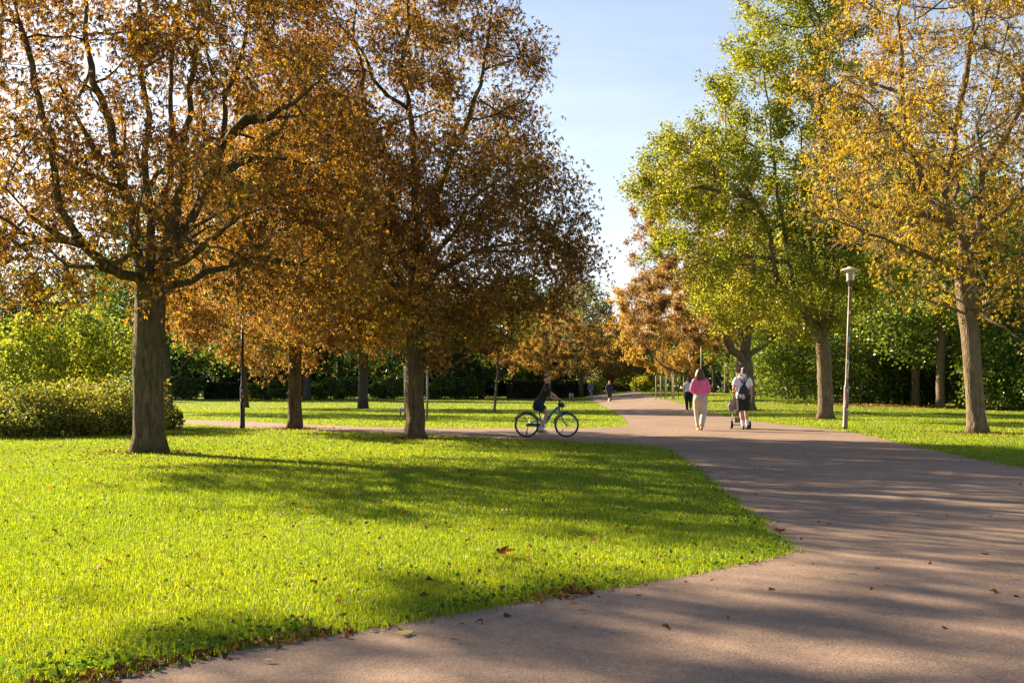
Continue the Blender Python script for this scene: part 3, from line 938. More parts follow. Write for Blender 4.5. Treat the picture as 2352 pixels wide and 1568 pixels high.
far_tree(ground(*W(1335, 900, d)[:2]), "tall grey green willow rising above the orange chestnut behind the cyclist",
         [E(1335, 735, d, 0, 3.8, 3.5, 4.6), E(1350, 800, d, 0, 3.2, 3, 3.2)], [(0.10, 0.11, 0.04), (0.16, 0.16, 0.06), (0.22, 0.20, 0.07)], [.3, .4, .3], 9000, 0.26, name="willow_tree")

# --- dark trees standing on the far lawn
b4 = hit(834, 938)
d = b4[1]
far_tree(b4, "dark maple with straight black trunk alone on the far lawn",
         [E(838, 690, d, 0, 5.2, 5.0, 3.4), E(830, 560, d, 0, 4.2, 4.2, 3.5)], DEEP, [.3, .35, .25, .1], 17000, 0.20, Rt=0.29, name="maple_tree", leafmat=M_LEAFG, n=500, zmin=3.0)
b5 = hit(566, 936)
d = b5[1]
far_tree(b5, "slim leaning maple right behind the dark lamp post",
         [E(545, 740, d, 0, 4.4, 4.2, 2.6), E(540, 640, d, 0, 3.6, 3.6, 3)], GREEN, [.4, .35, .2, .05], 11000, 0.20, Rt=0.17, name="maple_tree", leafmat=M_LEAFG, lean=-0.8, zmin=3.0, bk=M_BARK)
b6 = hit(386, 946)
d = b6[1]
make_tree(dict(name="maple_tree", label="dark maple with one crooked low bough, standing behind the big rust chestnut", base=b6,
    trunk=[b6 - [0, 0, 0.05], W(385, 910, d), W(380, 860, d), W(378, 780, d), W(380, 700, d)], R=0.27,
    limbs=[limb(d, [(377, 915), (384, 880), (407, 864), (414, 845), (440, 815)], [0, -.5, -.8, -.9, -1])],
    ells=[E(385, 700, d, 0, 4.2, 4.0, 2.6), E(380, 560, d, 0, 3.6, 3.5, 3)], n=600, zmin=2.9, dk=0.7, di=3, D=0.45, twigs=3, twig_len=1.3, leaves=15000, size=0.17,
    style='broad', pal=GREEN, wts=[.35, .35, .2, .1], leafmat=M_LEAFG, bark=M_BARKD, spread=0.25))

# --- young staked maple on the far lawn
b15 = hit(1136, 946)
d = b15[1]
make_tree(dict(name="young_maple_tree", label="young lime-leaved maple with a thin leaning stem on the far lawn", base=b15,
    trunk=[b15 - [0, 0, 0.03], W(1139, 900, d), W(1143, 840, d), W(1147, 780, d), W(1150, 720, d)], R=0.062, sides=10,
    limbs=[limb(d, [(1143, 845), (1120, 825), (1090, 800)], [0, -.3, -.6]), limb(d, [(1147, 790), (1190, 760), (1230, 735)], [0, .2, .4])],
    ells=[E(1165, 715, d, 0, 1.9, 1.8, 1.8), E(1090, 790, d, -.4, .5, .5, .5), E(1210, 740, d, .2, 1.0, 1, .9)], n=320, zmin=2.9, dk=0.4, di=1.6, D=0.25, tip=0.005, twigs=3,
    leaves=3200, size=0.17, style='broad', pal=LIME, wts=[.15, .35, .35, .15], leafmat=M_LEAFG, bark=M_BARKL, flare=0.1, spread=0.14))

# --- the wood beyond the far lawn: three trees, then copies
WOODL = [(-175, 905, 104), (-60, 905, 112), (60, 905, 104), (180, 905, 116), (300, 905, 108), (425, 905, 110), (615, 918, 106), (705, 919, 101), (505, 905, 121),
         (780, 905, 119), (880, 905, 112), (960, 905, 123), (1040, 905, 113), (1105, 905, 108), (1180, 905, 126), (1245, 905, 131), (1310, 905, 128)]
WLAB = ["wood tree beyond the bushes, first along the edge", "wood tree beyond the bushes, tall and broad", "wood tree seen through the bushes' pale gap", "wood tree behind the lime shrub",
        "wood tree behind the big rust chestnut's trunk", "wood tree behind the crooked bough", "slim pale-stemmed wood tree between lamp post and orange brown chestnut", "wood tree with wide grey trunk just past the orange brown chestnut",
        "wood tree over the dark hedge beside the lamp post", "deep green wood tree behind the black-trunked maple's left side", "deep green wood tree beside the black-trunked maple", "deep green wood tree behind the dense chestnut's trunk",
        "deep green wood tree between the two white tree stakes and the young maple", "deep green wood tree right behind the young maple's stem", "deep green wood tree over the dark hedge near the cyclist", "deep green wood tree behind the cyclist's head", "deep green wood tree over the white notice frame"]
wood_proto = []
for q in range(3):
    p = ground(0.0, 0.0)
    wood_proto.append(far_tree(p, WLAB[q], [(0, 0, 6.2, 4.6, 4.4, 3.6), (.6, 0, 10.2, 3.6, 3.4, 3.8), (-1.2, .4, 4.0, 3, 3, 2.2)], DEEP if q < 2 else GREEN, [.3, .35, .25, .1],
                               13000, 0.27, Rt=0.34, name="wood_tree", leafmat=M_LEAFG, group="trees of the wood beyond the far lawn", n=360, zmin=2.2 - 0.3 * q))
for q, (px, py, dd) in enumerate(WOODL):
    p = W(px, py, dd); p = ground(p[0], p[1])
    sc = 0.9 + 0.28 * rng.random()
    if q < 3:
        wood_proto[q].location = p; wood_proto[q].rotation_euler = (0, 0, q * 1.7)
    else:
        copy_thing(wood_proto[(q * 2 + q // 3) % 3], WLAB[q], p, rng.random() * 6.28, sc)

# --- shrubs
def make_bush(name, label, base, blobs, nleaf, size, pal, wts, cat="bush", group=None, stems=7, leafmat=None, asp=0.75, clumps=1.5, rough=7):
    base = np.asarray(base, float)
    t = thing(name, label, cat, base, 0, group)
    blobs = list(blobs)
    for q in range(rough):
        b_ = blobs[q % max(1, len(blobs) - q)]
        dd = nrm(rng.normal(0, 1, 3) * [1, 1, .7] + [0, -.2, .5])
        f_ = rng.uniform(.25, .42)
        blobs.append(tuple(np.array(b_[:3]) + dd * np.array(b_[3:6]) * .95) + tuple(np.array(b_[3:6]) * f_ * [1, 1, 1.25]))
    vol = np.array([b_[3] * b_[4] * b_[5] for b_ in blobs]) ** (2 / 3)
    pts = []
    for b_, k in zip(blobs, (nleaf * vol / vol.sum()).astype(int)):
        dd = nrm(rng.normal(0, 1, (k, 3)))
        r = rng.random(k) ** 0.22
        wv = 1 + 0.13 * np.sin(dd[:, 0] * 6 + b_[0] * 3) + 0.11 * np.sin(dd[:, 2] * 9 + dd[:, 1] * 5) + rng.normal(0, 0.06, k)
        pts.append(np.array(b_[:3]) + dd * (r * wv)[:, None] * np.array(b_[3:6]))
    P = np.concatenate(pts)
    P = P[P[:, 2] > 0.03]
    C = pick(pal, wts, len(P), 0.2, clump(P + base, clumps, base[0]))
    cg = Geo()
    diamonds(cg, P, rng.uniform(0.6, 1.2, len(P)) * size, C, 0.6, asp)
    cg.obj("crown", leafmat or M_LEAFG, t, smooth=False)
    for q in range(stems):
        b_ = blobs[q % min(len(blobs), 4)]
        tgt = np.array(b_[:3]) + rng.normal(0, 0.35, 3) * np.array(b_[3:6])
        st = np.array([b_[0] * 0.6 + rng.normal(0, .12), b_[1] * 0.6 + rng.normal(0, .12), -0.03])
        mid = (st * 0.55 + tgt * 0.45) + rng.normal(0, 0.08, 3)
        sg = Geo()
        sg.tube([st, mid, tgt], [0.03, 0.02, 0.008], 5)
        sg.obj("stem", M_BARKD, t)
    return t

HEDGE = [(0.10, 0.145, 0.026), (0.17, 0.20, 0.032), (0.23, 0.235, 0.038), (0.30, 0.155, 0.05), (0.26, 0.32, 0.036)]
BUSHES = [(-70, 1002, 1.5, 1.3), (30, 1003, 1.2, 0.75), (110, 1000, 1.1, 1.3), (190, 998, 1.2, 0.8), (262, 994, 1.0, 1.4), (376, 985, 0.34, 0.6)]
BL = ["olive mixed bush at the picture's very edge", "olive mixed bush below the pale end of the lime shrub", "dense brownish olive bush below the lime shrub's stems", "reddish brown tinged bush between lime shrub and trunk",
      "tall reddish bush right beside the big rust chestnut's trunk", "small olive bush just past the big rust chestnut's trunk"]
for (px, py, w_, h_), lb in zip(BUSHES, BL):
    p = hit(px, py + 4); p = ground(p[0], p[1] + w_ * 0.75)
    make_bush("bush", lb, p, [(0, 0, h_ * .48, w_, w_ * .8, h_ * .52), (-w_ * .5, .2, h_ * .5, w_ * .6, w_ * .6, h_ * .5), (w_ * .5, .3, h_ * .42, w_ * .6, w_ * .6, h_ * .48)],
              int(4600 * w_), 0.078, HEDGE, [.24, .24, .17, .06, .29], group="bushes behind the big chestnut", stems=8)
LIMEY = [(0.10, 0.16, 0.02), (0.18, 0.24, 0.025), (0.28, 0.32, 0.03), (0.38, 0.36, 0.035)]
for px, dd, hh, ww, lb in [(62, 28.5, 3.2, 1.25, "tall lime-green shrub with bare stems showing at its foot, behind the bushes"), (150, 29.5, 4.3, 1.25, "tallest lime-green shrub behind the bushes, under the chestnut's low bough"),
                           (250, 30.5, 3.5, 1.2, "lime-green shrub pressed against the big rust chestnut's trunk"), (-45, 29.5, 2.4, 1.2, "lime-green shrub half cut off by the picture's edge")]:
    p = W(px, 900, dd); p = ground(p[0], p[1])
    make_bush("tall_shrub", lb, p, [(0, 0, hh * .62, ww, ww * .9, hh * .30), (-.5, .1, hh * .80, ww * .6, ww * .6, hh * .2), (.5, -.1, hh * .48, ww * .8, ww * .7, hh * .24), (-.6, -.3, hh * .5, ww * .6, ww * .6, hh * .22)],
              4200, 0.11, LIMEY, [.2, .3, .3, .2], "shrub", "lime shrubs behind the bushes", 9)

# --- wall of shrubs and trees beyond the path's other side
RIGHT = [(1750, 912, 74, 2.3, 4.6), (1812, 915, 66, 2.2, 3.6), (1868, 917, 62, 2.2, 4.4), (1940, 920, 59, 2.2, 3.4), (2000, 923, 57, 2.2, 4.0), (2062, 925, 57, 2.1, 3.0),
         (2125, 930, 58.5, 1.8, 2.5), (2225, 935, 56, 1.9, 3.2), (2290, 940, 51, 2.0, 3.8), (2370, 944, 50, 2.2, 4.4)]
RLAB = ["tall sunlit shrub behind the man's shoulder", "yellow green shrub between the old chestnut and the stout maple trunk", "bushy green shrub just before the stout maple trunk", "dense shrub behind the pale lamp post's foot",
        "green shrub next beyond the pale lamp post", "low sunlit shrub above the orange leaf patch", "low shrub over the leaf patch between two trunks", "dark shrub behind the gold chestnut's trunk", "dark green shrub just past the gold chestnut's trunk", "tall shady shrub at the lawn's outer corner"]
for (px, py, dd, w_, h_), lb in zip(RIGHT, RLAB):
    p = W(px, py, dd); p = ground(p[0], p[1])
    make_bush("shrub", lb, p, [(0, 0, h_ * .45, w_, w_ * .8, h_ * .48), (-w_ * .4, -.2, h_ * .7, w_ * .7, w_ * .6, h_ * .35), (w_ * .5, .2, h_ * .55, w_ * .7, w_ * .7, h_ * .42), (0, -.7, h_ * .25, w_ * .9, w_ * .5, h_ * .28)],
              6500, 0.17, [(0.055, 0.10, 0.014), (0.10, 0.155, 0.017), (0.165, 0.21, 0.02), (0.26, 0.265, 0.024)], [.32, .32, .24, .12], "shrub", "shrubs along the wood's edge", 6)
rw = []
for q in range(2):
    rw.append(far_tree(ground(0, 0), "x", [(0, 0, 7.0, 4.0, 3.8, 4.2), (.5, 0, 11.0, 3.2, 3.0, 3.4), (-.8, .2, 4.9, 3.2, 3, 1.9)], [(0.07, 0.12, 0.02), (0.12, 0.18, 0.024), (0.19, 0.235, 0.03), (0.30, 0.28, 0.035)], [.3, .35, .25, .1], 15000, 0.21, Rt=0.22,
                       name="wood_tree", leafmat=M_LEAFG, group="trees of the wood beyond the path", n=380, zmin=2.0, bk=M_BARKL))
RW = [(2160, 52.4, "wood tree with sunlit slim trunk rising from the orange leaf patch"), (2103, 55.2, "wood tree with shorter trunk showing in the dark gap above the leaf patch"), (1990, 63, "wood tree rising behind the pale lamp head"),
      (2260, 60, "wood tree behind the gold chestnut's trunk"), (2340, 56, "wood tree at the shady outer corner of the lawn"), (1900, 69, "wood tree behind the stout maple's trunk"), (1820, 75, "wood tree behind the stout maple's wide crown"),
      (1745, 84, "wood tree beyond the old wide-trunked chestnut"), (2460, 58, "wood tree past the picture's edge, its crown reaching in"), (1668, 96, "forked wood tree in the bright gap beside the woman in pink"), (1640, 102, "slim wood tree in the bright gap over the woman's shoulder")]
for q, (px, dd, lb) in enumerate(RW):
    p = W(px, 900, dd); p = ground(p[0], p[1])
    if q < 2:
        rw[q].location = p; rw[q].rotation_euler = (0, 0, q * 2.0); rw[q]["label"] = lb
    else:
        copy_thing(rw[q % 2], lb, p, rng.random() * 6.28, 0.85 + 0.25 * rng.random())

# --- the far-off wood that closes every gap: one mass
def wood_mass(name, xs, ys, hs, n, size, pal, wts):
    gph = Geo()
    u = rng.random(n)
    X = np.interp(u, np.linspace(0, 1, len(xs)), xs) + rng.normal(0, 1.2, n)
    Y = np.interp(u, np.linspace(0, 1, len(ys)), ys) + rng.normal(0, 2.0, n)
    H = np.interp(u, np.linspace(0, 1, len(hs)), hs) * (1 + 0.14 * np.sin(X * 0.55) + 0.10 * np.sin(X * 1.27 + 1))
    Z = zt(X, Y) + H * rng.random(n) ** 0.8
    P = np.c_[X, Y, Z]
    C = pick(pal, wts, n, 0.2, clump(P, 0.4, 2.0))
    diamonds(gph, P, rng.uniform(0.6, 1.2, n) * size, C, 0.4)
    return tag(gph.obj(name, M_LEAFG, smooth=False), kind="stuff")
wood_mass("far_woods", [-95, -60, -30, 0, 12], [128, 136, 138, 142, 150], [9, 10, 9, 8, 5], 70000, 0.8, DEEP, [.4, .35, .2, .05])
wood_mass("far_woods", [4, 14, 28], [168, 172, 160], [8, 7, 9], 16000, 0.8, DEEP + [(0.16, 0.10, 0.03)], [.3, .3, .2, .1, .1])
wood_mass("far_woods", [22, 30, 33, 36, 48], [150, 110, 84, 72, 62], [6, 9, 11, 12, 12], 60000, 0.55, DEEP + [(0.15, 0.17, 0.03)], [.3, .3, .2, .1, .1])
# clipped dark hedges at the foot of the wood
def hedge(label, p0, p1, h, t_=1.0, n=9000):
    p0, p1 = np.array(p0, float), np.array(p1, float)
    u = rng.random(n)
    side = rng.integers(0, 3, n)
    ax = nrm(p1 - p0); nr = np.array([-ax[1], ax[0]])
    off = np.where(side == 0, -t_ / 2, np.where(side == 1, t_ / 2, rng.uniform(-t_ / 2, t_ / 2, n))) + rng.normal(0, .05, n)
    hz = np.where(side == 2, h, h * rng.random(n)) + rng.normal(0, .05, n)
    xy = p0 + (p1 - p0) * u[:, None] + nr * off[:, None]
    mid = (p0 + p1) / 2
    mz = float(zt(mid[0], mid[1]))
    t = thing("hedge", label, "hedge", (mid[0], mid[1], mz), 0, "clipped hedges before the wood")
    g1 = Geo()
    P = np.c_[xy - mid, zt(xy[:, 0], xy[:, 1]) - mz + np.abs(hz)]
    diamonds(g1, P, rng.uniform(.12, .22, n), pick([(0.02, 0.03, 0.012), (0.035, 0.045, 0.016), (0.05, 0.05, 0.02)], [.4, .4, .2], n), .3)
    g1.obj("foliage", M_LEAFG, t, smooth=False)
    g2 = Geo()
    L = np.linalg.norm(p1 - p0)
    g2.box((0, 0, h / 2 - .15), (L - .1, t_ * .72, h - .2), Matrix.Rotation(math.atan2(ax[1], ax[0]), 4, 'Z'))
    g2.obj("branches", plain("hedge_twigs", (0.02, 0.02, 0.014), 0.95, noise=.4), t)
pA, pB = W(1170, 900, 109), W(1345, 900, 116)
hedge("long dark clipped hedge behind the cyclist, at the wood's foot", pA[:2], pB[:2], 1.9)
pA, pB = W(470, 900, 108), W(560, 900, 108)
hedge("short dark clipped hedge beside the dark lamp post, at the wood's foot", pA[:2], pB[:2], 1.7, n=6000)
# underwood at the far lawn's rim
UL = [(430, 106, "pale underwood bush below the crooked bough"), (600, 105, "light green underwood bush past the lamp post"), (655, 104, "sunlit underwood bush touching the orange brown chestnut"), (745, 104, "grey green underwood bush past the wide grey trunk"),
      (800, 107, "underwood bush just before the black-trunked maple"), (890, 106, "dim underwood bush past the black-trunked maple"), (1010, 106, "light underwood bush past the white stakes"), (1075, 107, "brighter underwood bush before the young maple"), (1352, 118, "yellow bush behind the walker in blue"), (1480, 128, "yellow bush by the farthest lamp post"), (1440, 131, "green bush at the avenue's bend")]
for q, (px, dd, lb) in enumerate(UL):
    p = W(px, 905, dd); p = ground(p[0], p[1])
    yl = "yellow" in lb
    make_bush("bush", lb, p, [(0, 0, 1.0, 1.7, 1.2, 1.1), (.7, .2, 1.5, 1.2, 1, .9), (-.8, .1, .8, 1.1, 1, .8)], 2600, 0.24,
              LIMEY + [(0.5, 0.4, 0.03)] if yl else GREEN, [.1, .2, .3, .2, .2] if yl else [.3, .35, .25, .1], group="bushes at the wood's foot", stems=4)

# ------------------------------------------------------------------ grass
def sector(n, d0, d1, power=0.0):
    """ground points in a wedge before the camera"""
    u = rng.random(n)
    d = d0 * (d1 / d0) ** u if power == 0 else d0 + (d1 - d0) * u ** power
    x = rng.uniform(-1, 1, n) * (d * 0.60 + 1.6)
    return x, d

def grass(n, d0, d1, h0, w0):
    x, y = sector(n, d0, d1)
    ed = np.full(n, 9.0)
    near = y < 60
    ed[near] = edge_dist(x[near], y[near])
    ins = inside(x, y)
    rag = clump(np.c_[x, y, x * 0], 7.0, 2.0)
    over = rng.random(n) < np.exp(-ed / 0.03) * 0.9
    foot = np.full(n, 9.0)
    for bb in (b1, b2, b3, b7, b8, b9):
        foot = np.minimum(foot, np.hypot(x - bb[0], y - bb[1]))
    k = (foot > 0.75) | (rng.random(n) < (foot - 0.2) * 1.1)
    x, y, ed, ins, rag, over = x[k], y[k], ed[k], ins[k], rag[k], over[k]
    n = len(x)
    k = (~ins & ((ed > 0.05) | (rng.random(n) < 0.3 + 1.1 * rag))) | (ins & over & (ed < 0.16 * rag * (y < 20) + 0.02))
    x, y, ed = x[k], y[k], ed[k]
    n = len(x)
    P = np.c_[x, y, zt(x, y)]
    patch = clump(P, 1.5, 1.0) * 0.6 + clump(P, 0.5, 4.0) * 0.4
    h = h0 * rng.uniform(0.5, 1.25, n) * (0.75 + 0.6 * patch)
    tall = rng.random(n) < 0.012
    h[tall] *= 1.7
    w = w0 * rng.uniform(0.6, 1.3, n) * (1 + y / 13.0)
    az = rng.uniform(0, 2 * math.pi, n)
    lean = np.abs(rng.normal(0.35, 0.4, n)) + 0.5 * (rng.random(n) < .25)
    dv = np.c_[np.cos(az), np.sin(az), np.zeros(n)]
    sv = np.c_[-np.sin(az), np.cos(az), np.zeros(n)]
    a2 = rng.uniform(0, 2 * math.pi, n)
    sv = np.c_[np.cos(a2), np.sin(a2), np.zeros(n)]
    up = np.array([0, 0, 1.0])
    mid = P + up * (h * .6)[:, None] + dv * (h * lean * .35)[:, None]
    tip = P + up * (h * (1 - .25 * lean).clip(.35))[:, None] + dv * (h * lean * 1.0)[:, None]
    ww = (w / 2)[:, None]
    V = np.stack([P - sv * ww, P + sv * ww, mid + sv * ww * .8, mid - sv * ww * .8, tip], 1)
    b = (np.arange(n) * 5)[:, None]
    dry = 0.45 * clump(P, 0.33, 2.2) + 0.30 * clump(P, 1.9, 0.5) + 0.25 * clump(P, 6.0, 3.0)
    C = pick([(0.060, 0.118, 0.008), (0.112, 0.180, 0.009), (0.180, 0.245, 0.010), (0.268, 0.302, 0.013), (0.37, 0.33, 0.08)], [.22, .32, .28, .15, .03], n, 0.15 if d0 < 15 else 0.08, dry)
    return V.reshape(-1, 3), b, C
gg = Geo()
for args in ((800000, 2.6, 8.0, 0.034, 0.0021), (500000, 8.0, 20.0, 0.040, 0.0028), (300000, 20.0, 60.0, 0.046, 0.0040), (100000, 60.0, 135.0, 0.05, 0.005)):
    V, b, C = grass(*args)
    gg.add(V, [b + [0, 1, 2, 3], b + [3, 2, 4]], np.repeat(C, 5, 0))
tag(gg.obj("grass", M_GRASS, smooth=True), kind="stuff")

# broad-leaved weeds and clover along the lawn's rim
wg = Geo()
n = 190000
x, y = sector(n, 2.8, 26)
ed = edge_dist(x, y); ins = inside(x, y)
k = (~ins) & (rng.random(n) < np.exp(-ed / 0.22) * 0.9 + 0.03) & (clump(np.c_[x, y, x * 0], 3.0, 1.0) > 0.42)
x, y, ed = x[k], y[k], ed[k]
P = np.c_[x, y, zt(x, y) + rng.uniform(0.012, 0.06, len(x))]
diamonds(wg, P, rng.uniform(0.010, 0.034, len(x)), pick([(0.05, 0.10, 0.012), (0.08, 0.15, 0.016), (0.14, 0.21, 0.02)], [.4, .4, .2], len(x)), 1.2, .85)
tag(wg.obj("weeds", M_WEED, smooth=False), kind="stuff")

# fallen leaves
lg = Geo()
def litter(x, y, s0, s1, pal, wts, lift=0.02):
    n = len(x)
    P = np.c_[x, y, zt(x, y) + lift * rng.random(n) + 0.006]
    az = rng.uniform(0, 6.283, n)
    D = np.c_[np.cos(az), np.sin(az), rng.normal(0, .25, n)]
    C = pick(pal, wts, n, .2)
    leaves(lg, P, D, rng.uniform(s0, s1, n), rng.uniform(s0, s1, n) * .45, C, .3, rng.uniform(.1, .8, (n, 1)))
DRY = [(0.10, 0.038, 0.016), (0.22, 0.085, 0.025), (0.33, 0.15, 0.035), (0.40, 0.25, 0.07)]
x, y = sector(110000, 4.5, 60)
ins = inside(x, y)
under = np.zeros(len(x))
for bb, rr in ((b1, 5.5), (b2, 6), (b3, 6), (b7, 7), (b9, 7)):
    under += np.exp(-((x - bb[0]) ** 2 + (y - bb[1]) ** 2) / rr ** 2 * 1.2)
k = (~ins) & (rng.random(len(x)) < 0.010 + 0.15 * under)
litter(x[k], y[k], .025, .07, DRY, [.3, .35, .25, .1], 0.05)
ed = edge_dist(x, y)
k = ins & (rng.random(len(x)) < 0.003 + 0.014 * under + 0.04 * np.exp(-ed / .25))
litter(x[k], y[k], .025, .055, DRY, [.35, .35, .2, .1], 0.003)
# drift of leaves lodged along the lawn's edge
seg = POLY[(POLY[:, 1] > 1.5) & (POLY[:, 1] < 21) & (POLY[:, 0] < 3.2)]
seg = seg[seg[:, 1] < 9.5]
q = rng.integers(0, len(seg), 2200)
drift = seg[q] + rng.normal(0, .04, (2200, 2)) + rng.normal(0, .1, (2200, 1)) * nrm(seg[q] - seg[(q + 1) % len(seg)])
k = (clump(np.c_[drift, drift[:, 0] * 0], 2.6, 0.4) > 0.42) & (drift[:, 1] < 6.3)
litter(drift[k, 0], drift[k, 1], .02, .065, DRY, [.4, .35, .2, .05], 0.02)
for bb in (b1, b2, b3, b7, b8, b9):
    q = rng.uniform(0, 6.283, 420); r_ = .25 + np.abs(rng.normal(0, .5, 420))
    litter(bb[0] + r_ * np.cos(q), bb[1] + r_ * np.sin(q), .03, .08, DRY, [.45, .35, .15, .05], 0.02)
# rust carpet under the wood's edge
n = 2600
x = rng.normal(0, 1.0, n) * 2.6 + W(2150, 930, 53)[0]; y = 53.2 + rng.normal(0, .8, n)
litter(x, y, .10, .2, DRY, [.2, .4, .3, .1], 0.05)
tag(lg.obj("fallen_leaves", M_LITTER, smooth=False), kind="stuff")

# ------------------------------------------------------------------ lamp posts, stakes and small furniture
M_POLE = plain("lamp_post_paint", (0.17, 0.135, 0.115), 0.55, 0.2, .15, 12)
M_POLED = plain("dark_post_paint", (0.022, 0.020, 0.020), 0.45, 0.1, .3, 14)
M_LID = plain("lamp_lid", (0.62, 0.57, 0.48), 0.45)
M_GLASS = plain("lamp_glass", (0.80, 0.78, 0.72), 0.22, trans=0.55, noise=.03)
M_STICK = [plain("sticker_paper", c, 0.5, noise=.35, scale=60) for c in ((0.62, 0.60, 0.58), (0.55, 0.16, 0.16), (0.28, 0.45, 0.50), (0.62, 0.36, 0.36), (0.75, 0.72, 0.66))]

def lamp_post(label, base, h=4.5, lean=(0, 0), head=True, dark=False, stickers=0, thick=1.0):
    t = thing("lamp_post", label, "lamp post", base, 0, "park lamp posts")
    t.rotation_euler = (lean[1], lean[0], 0)
    mp_ = M_POLED if dark else M_POLE
    g1 = Geo()
    g1.lathe([(0.0, 0), (0.073 * thick, 0), (0.073 * thick, 0.09), (0.069 * thick, 0.10), (0.069 * thick, 1.16), (0.062 * thick, 1.21), (0.043 * thick, 1.26), (0.041 * thick, 2.2), (0.036 * thick, h - .52), (0.0, h - .52)], 18)
    pole = g1.obj("pole", mp_, t)
    g1 = Geo()
    g1.box((0, -0.068 * thick, 0.72), (0.07, 0.012, 0.26))
    g1.obj("service_door", mp_, pole)
    if head:
        g2 = Geo()
        g2.lathe([(0.0, h - .53), (0.052, h - .53), (0.052, h - .44), (0.10, h - .42), (0.108, h - .40), (0.108, h - .385), (0, h - .385)], 20)
        g2.obj("collar", M_POLE, t)
        g2 = Geo()
        g2.lathe([(0.098, h - .385), (0.103, h - .30), (0.122, h - .12), (0.122, h - .115), (0.0, h - .115)], 24)
        g2.obj("lamp_glass", M_GLASS, t)
        g2 = Geo()
        g2.lathe([(0.0, h - .115), (0.27, h - .112), (0.272, h - .100), (0.17, h - .055), (0.085, h - .035), (0.08, h - .01), (0.05, h), (0.0, h)], 28)
        g2.obj("lamp_lid", M_LID, t)
        g2 = Geo()
        g2.tube([(0, 0, h - .38), (0, 0, h - .2)], 0.03, 10)
        g2.obj("lamp_bulb", M_LID, t)
    for q in range(stickers):
        z0 = [0.62, 0.86, 1.03, 1.42, 1.62, 1.83, 2.15, 2.42, 0.52, 3.2][q]
        hh = [0.14, 0.12, 0.10, 0.24, 0.16, 0.10, 0.12, 0.16, 0.08, 0.10][q]
        r = (0.0705 if z0 < 1.1 else 0.0435) * thick
        a0 = rng.uniform(3.6, 4.9)
        th = np.linspace(a0, a0 + (0.75 if z0 < 1.1 else 1.5), 8)
        V = np.array([[r * math.cos(a), r * math.sin(a), zz] for zz in (z0, z0 + hh) for a in th])
        g3 = Geo(); q_ = np.arange(7)
        g3.add(V, [np.stack([q_, q_ + 1, q_ + 9, q_ + 8], 1)])
        g3.obj("sticker", M_STICK[q % 5], pole)
    return t

p = hit(1941, 986)
lamp_post("pale round-headed lamp post with stickers, leaning slightly beside the path", p, 4.52, (0.034, 0), stickers=10)
p = hit(557, 984)
lamp_post("black lamp post with a box-like base, its head lost in orange brown leaves", p, 3.55, (0, 0), dark=True, stickers=3, thick=1.0)
p = hit(1611, 931)
lamp_post("slim lamp post rising behind the hair of the woman in pink", p, 4.5)
p = W(1461, 912, 122); p = ground(p[0], p[1])
lamp_post("tiny far lamp post at the avenue's bend", p, 4.5, (-0.01, 0))

M_WOOD = plain("peeled_wood", (0.42, 0.30, 0.19), 0.8, noise=.2, scale=9)
M_WOODG = plain("weathered_wood", (0.34, 0.29, 0.23), 0.85, noise=.2, scale=9)
M_CAP = plain("white_cap", (0.75, 0.74, 0.72), 0.5)
def stake_frame(label, base, h, spread, posts, rails, mat=None, tree=True, cap=False, crown=None):
    """posts round a sapling; the sapling itself stands apart"""
    t = thing("tree_support", label, "tree support", base, 0, "wooden supports round young trees")
    for (x, y) in posts:
        g1 = Geo()
        g1.tube([(x * spread, y * spread, -.05), (x * spread, y * spread, h)], 0.04, 10)
        po = g1.obj("post", mat or M_WOOD, t)
        if cap:
            g1 = Geo(); g1.tube([(x * spread, y * spread, h - .01), (x * spread, y * spread, h + .06)], [0.055, .05], 10); g1.obj("cap", M_CAP, po)
    for a, b_ in rails:
        g1 = Geo()
        A_, B_ = posts[a], posts[b_]
        g1.tube([(A_[0] * spread, A_[1] * spread, h - .14), (B_[0] * spread, B_[1] * spread, h - .14)], 0.034, 8)
        g1.obj("rail", mat or M_WOOD, t)
    return t
def sapling(label, base, h, rr, stem=0.03):
    t = thing("sapling", label, "young tree", base, 0, "young trees in wooden supports")
    g1 = Geo(); g1.tube([(0, 0, -.03), (.01, 0, h * .4), (0, .02, h * .8), (0, 0, h)], [stem, stem * .8, stem * .5, .008], 8)
    for q in range(10):
        a = rng.uniform(0, 6.28); z0 = h * rng.uniform(.52, .9)
        g1.tube([(0, 0, z0), (math.cos(a) * rr * .5, math.sin(a) * rr * .5, z0 + .25), (math.cos(a) * rr * .9, math.sin(a) * rr * .9, z0 + .4)], [.012, .008, .004], 4)
    g1.obj("trunk", M_BARKL, t)
    n = 900
    dd = nrm(rng.normal(0, 1, (n, 3))) * (rng.random(n) ** .35)[:, None] * [rr, rr, h * .27] + [0, 0, h * .78]
    g1 = Geo(); diamonds(g1, dd, .13, pick(ORANGE, [.2, .3, .3, .15, .05], n), .3)
    g1.obj("crown", M_LEAF, t, smooth=False)

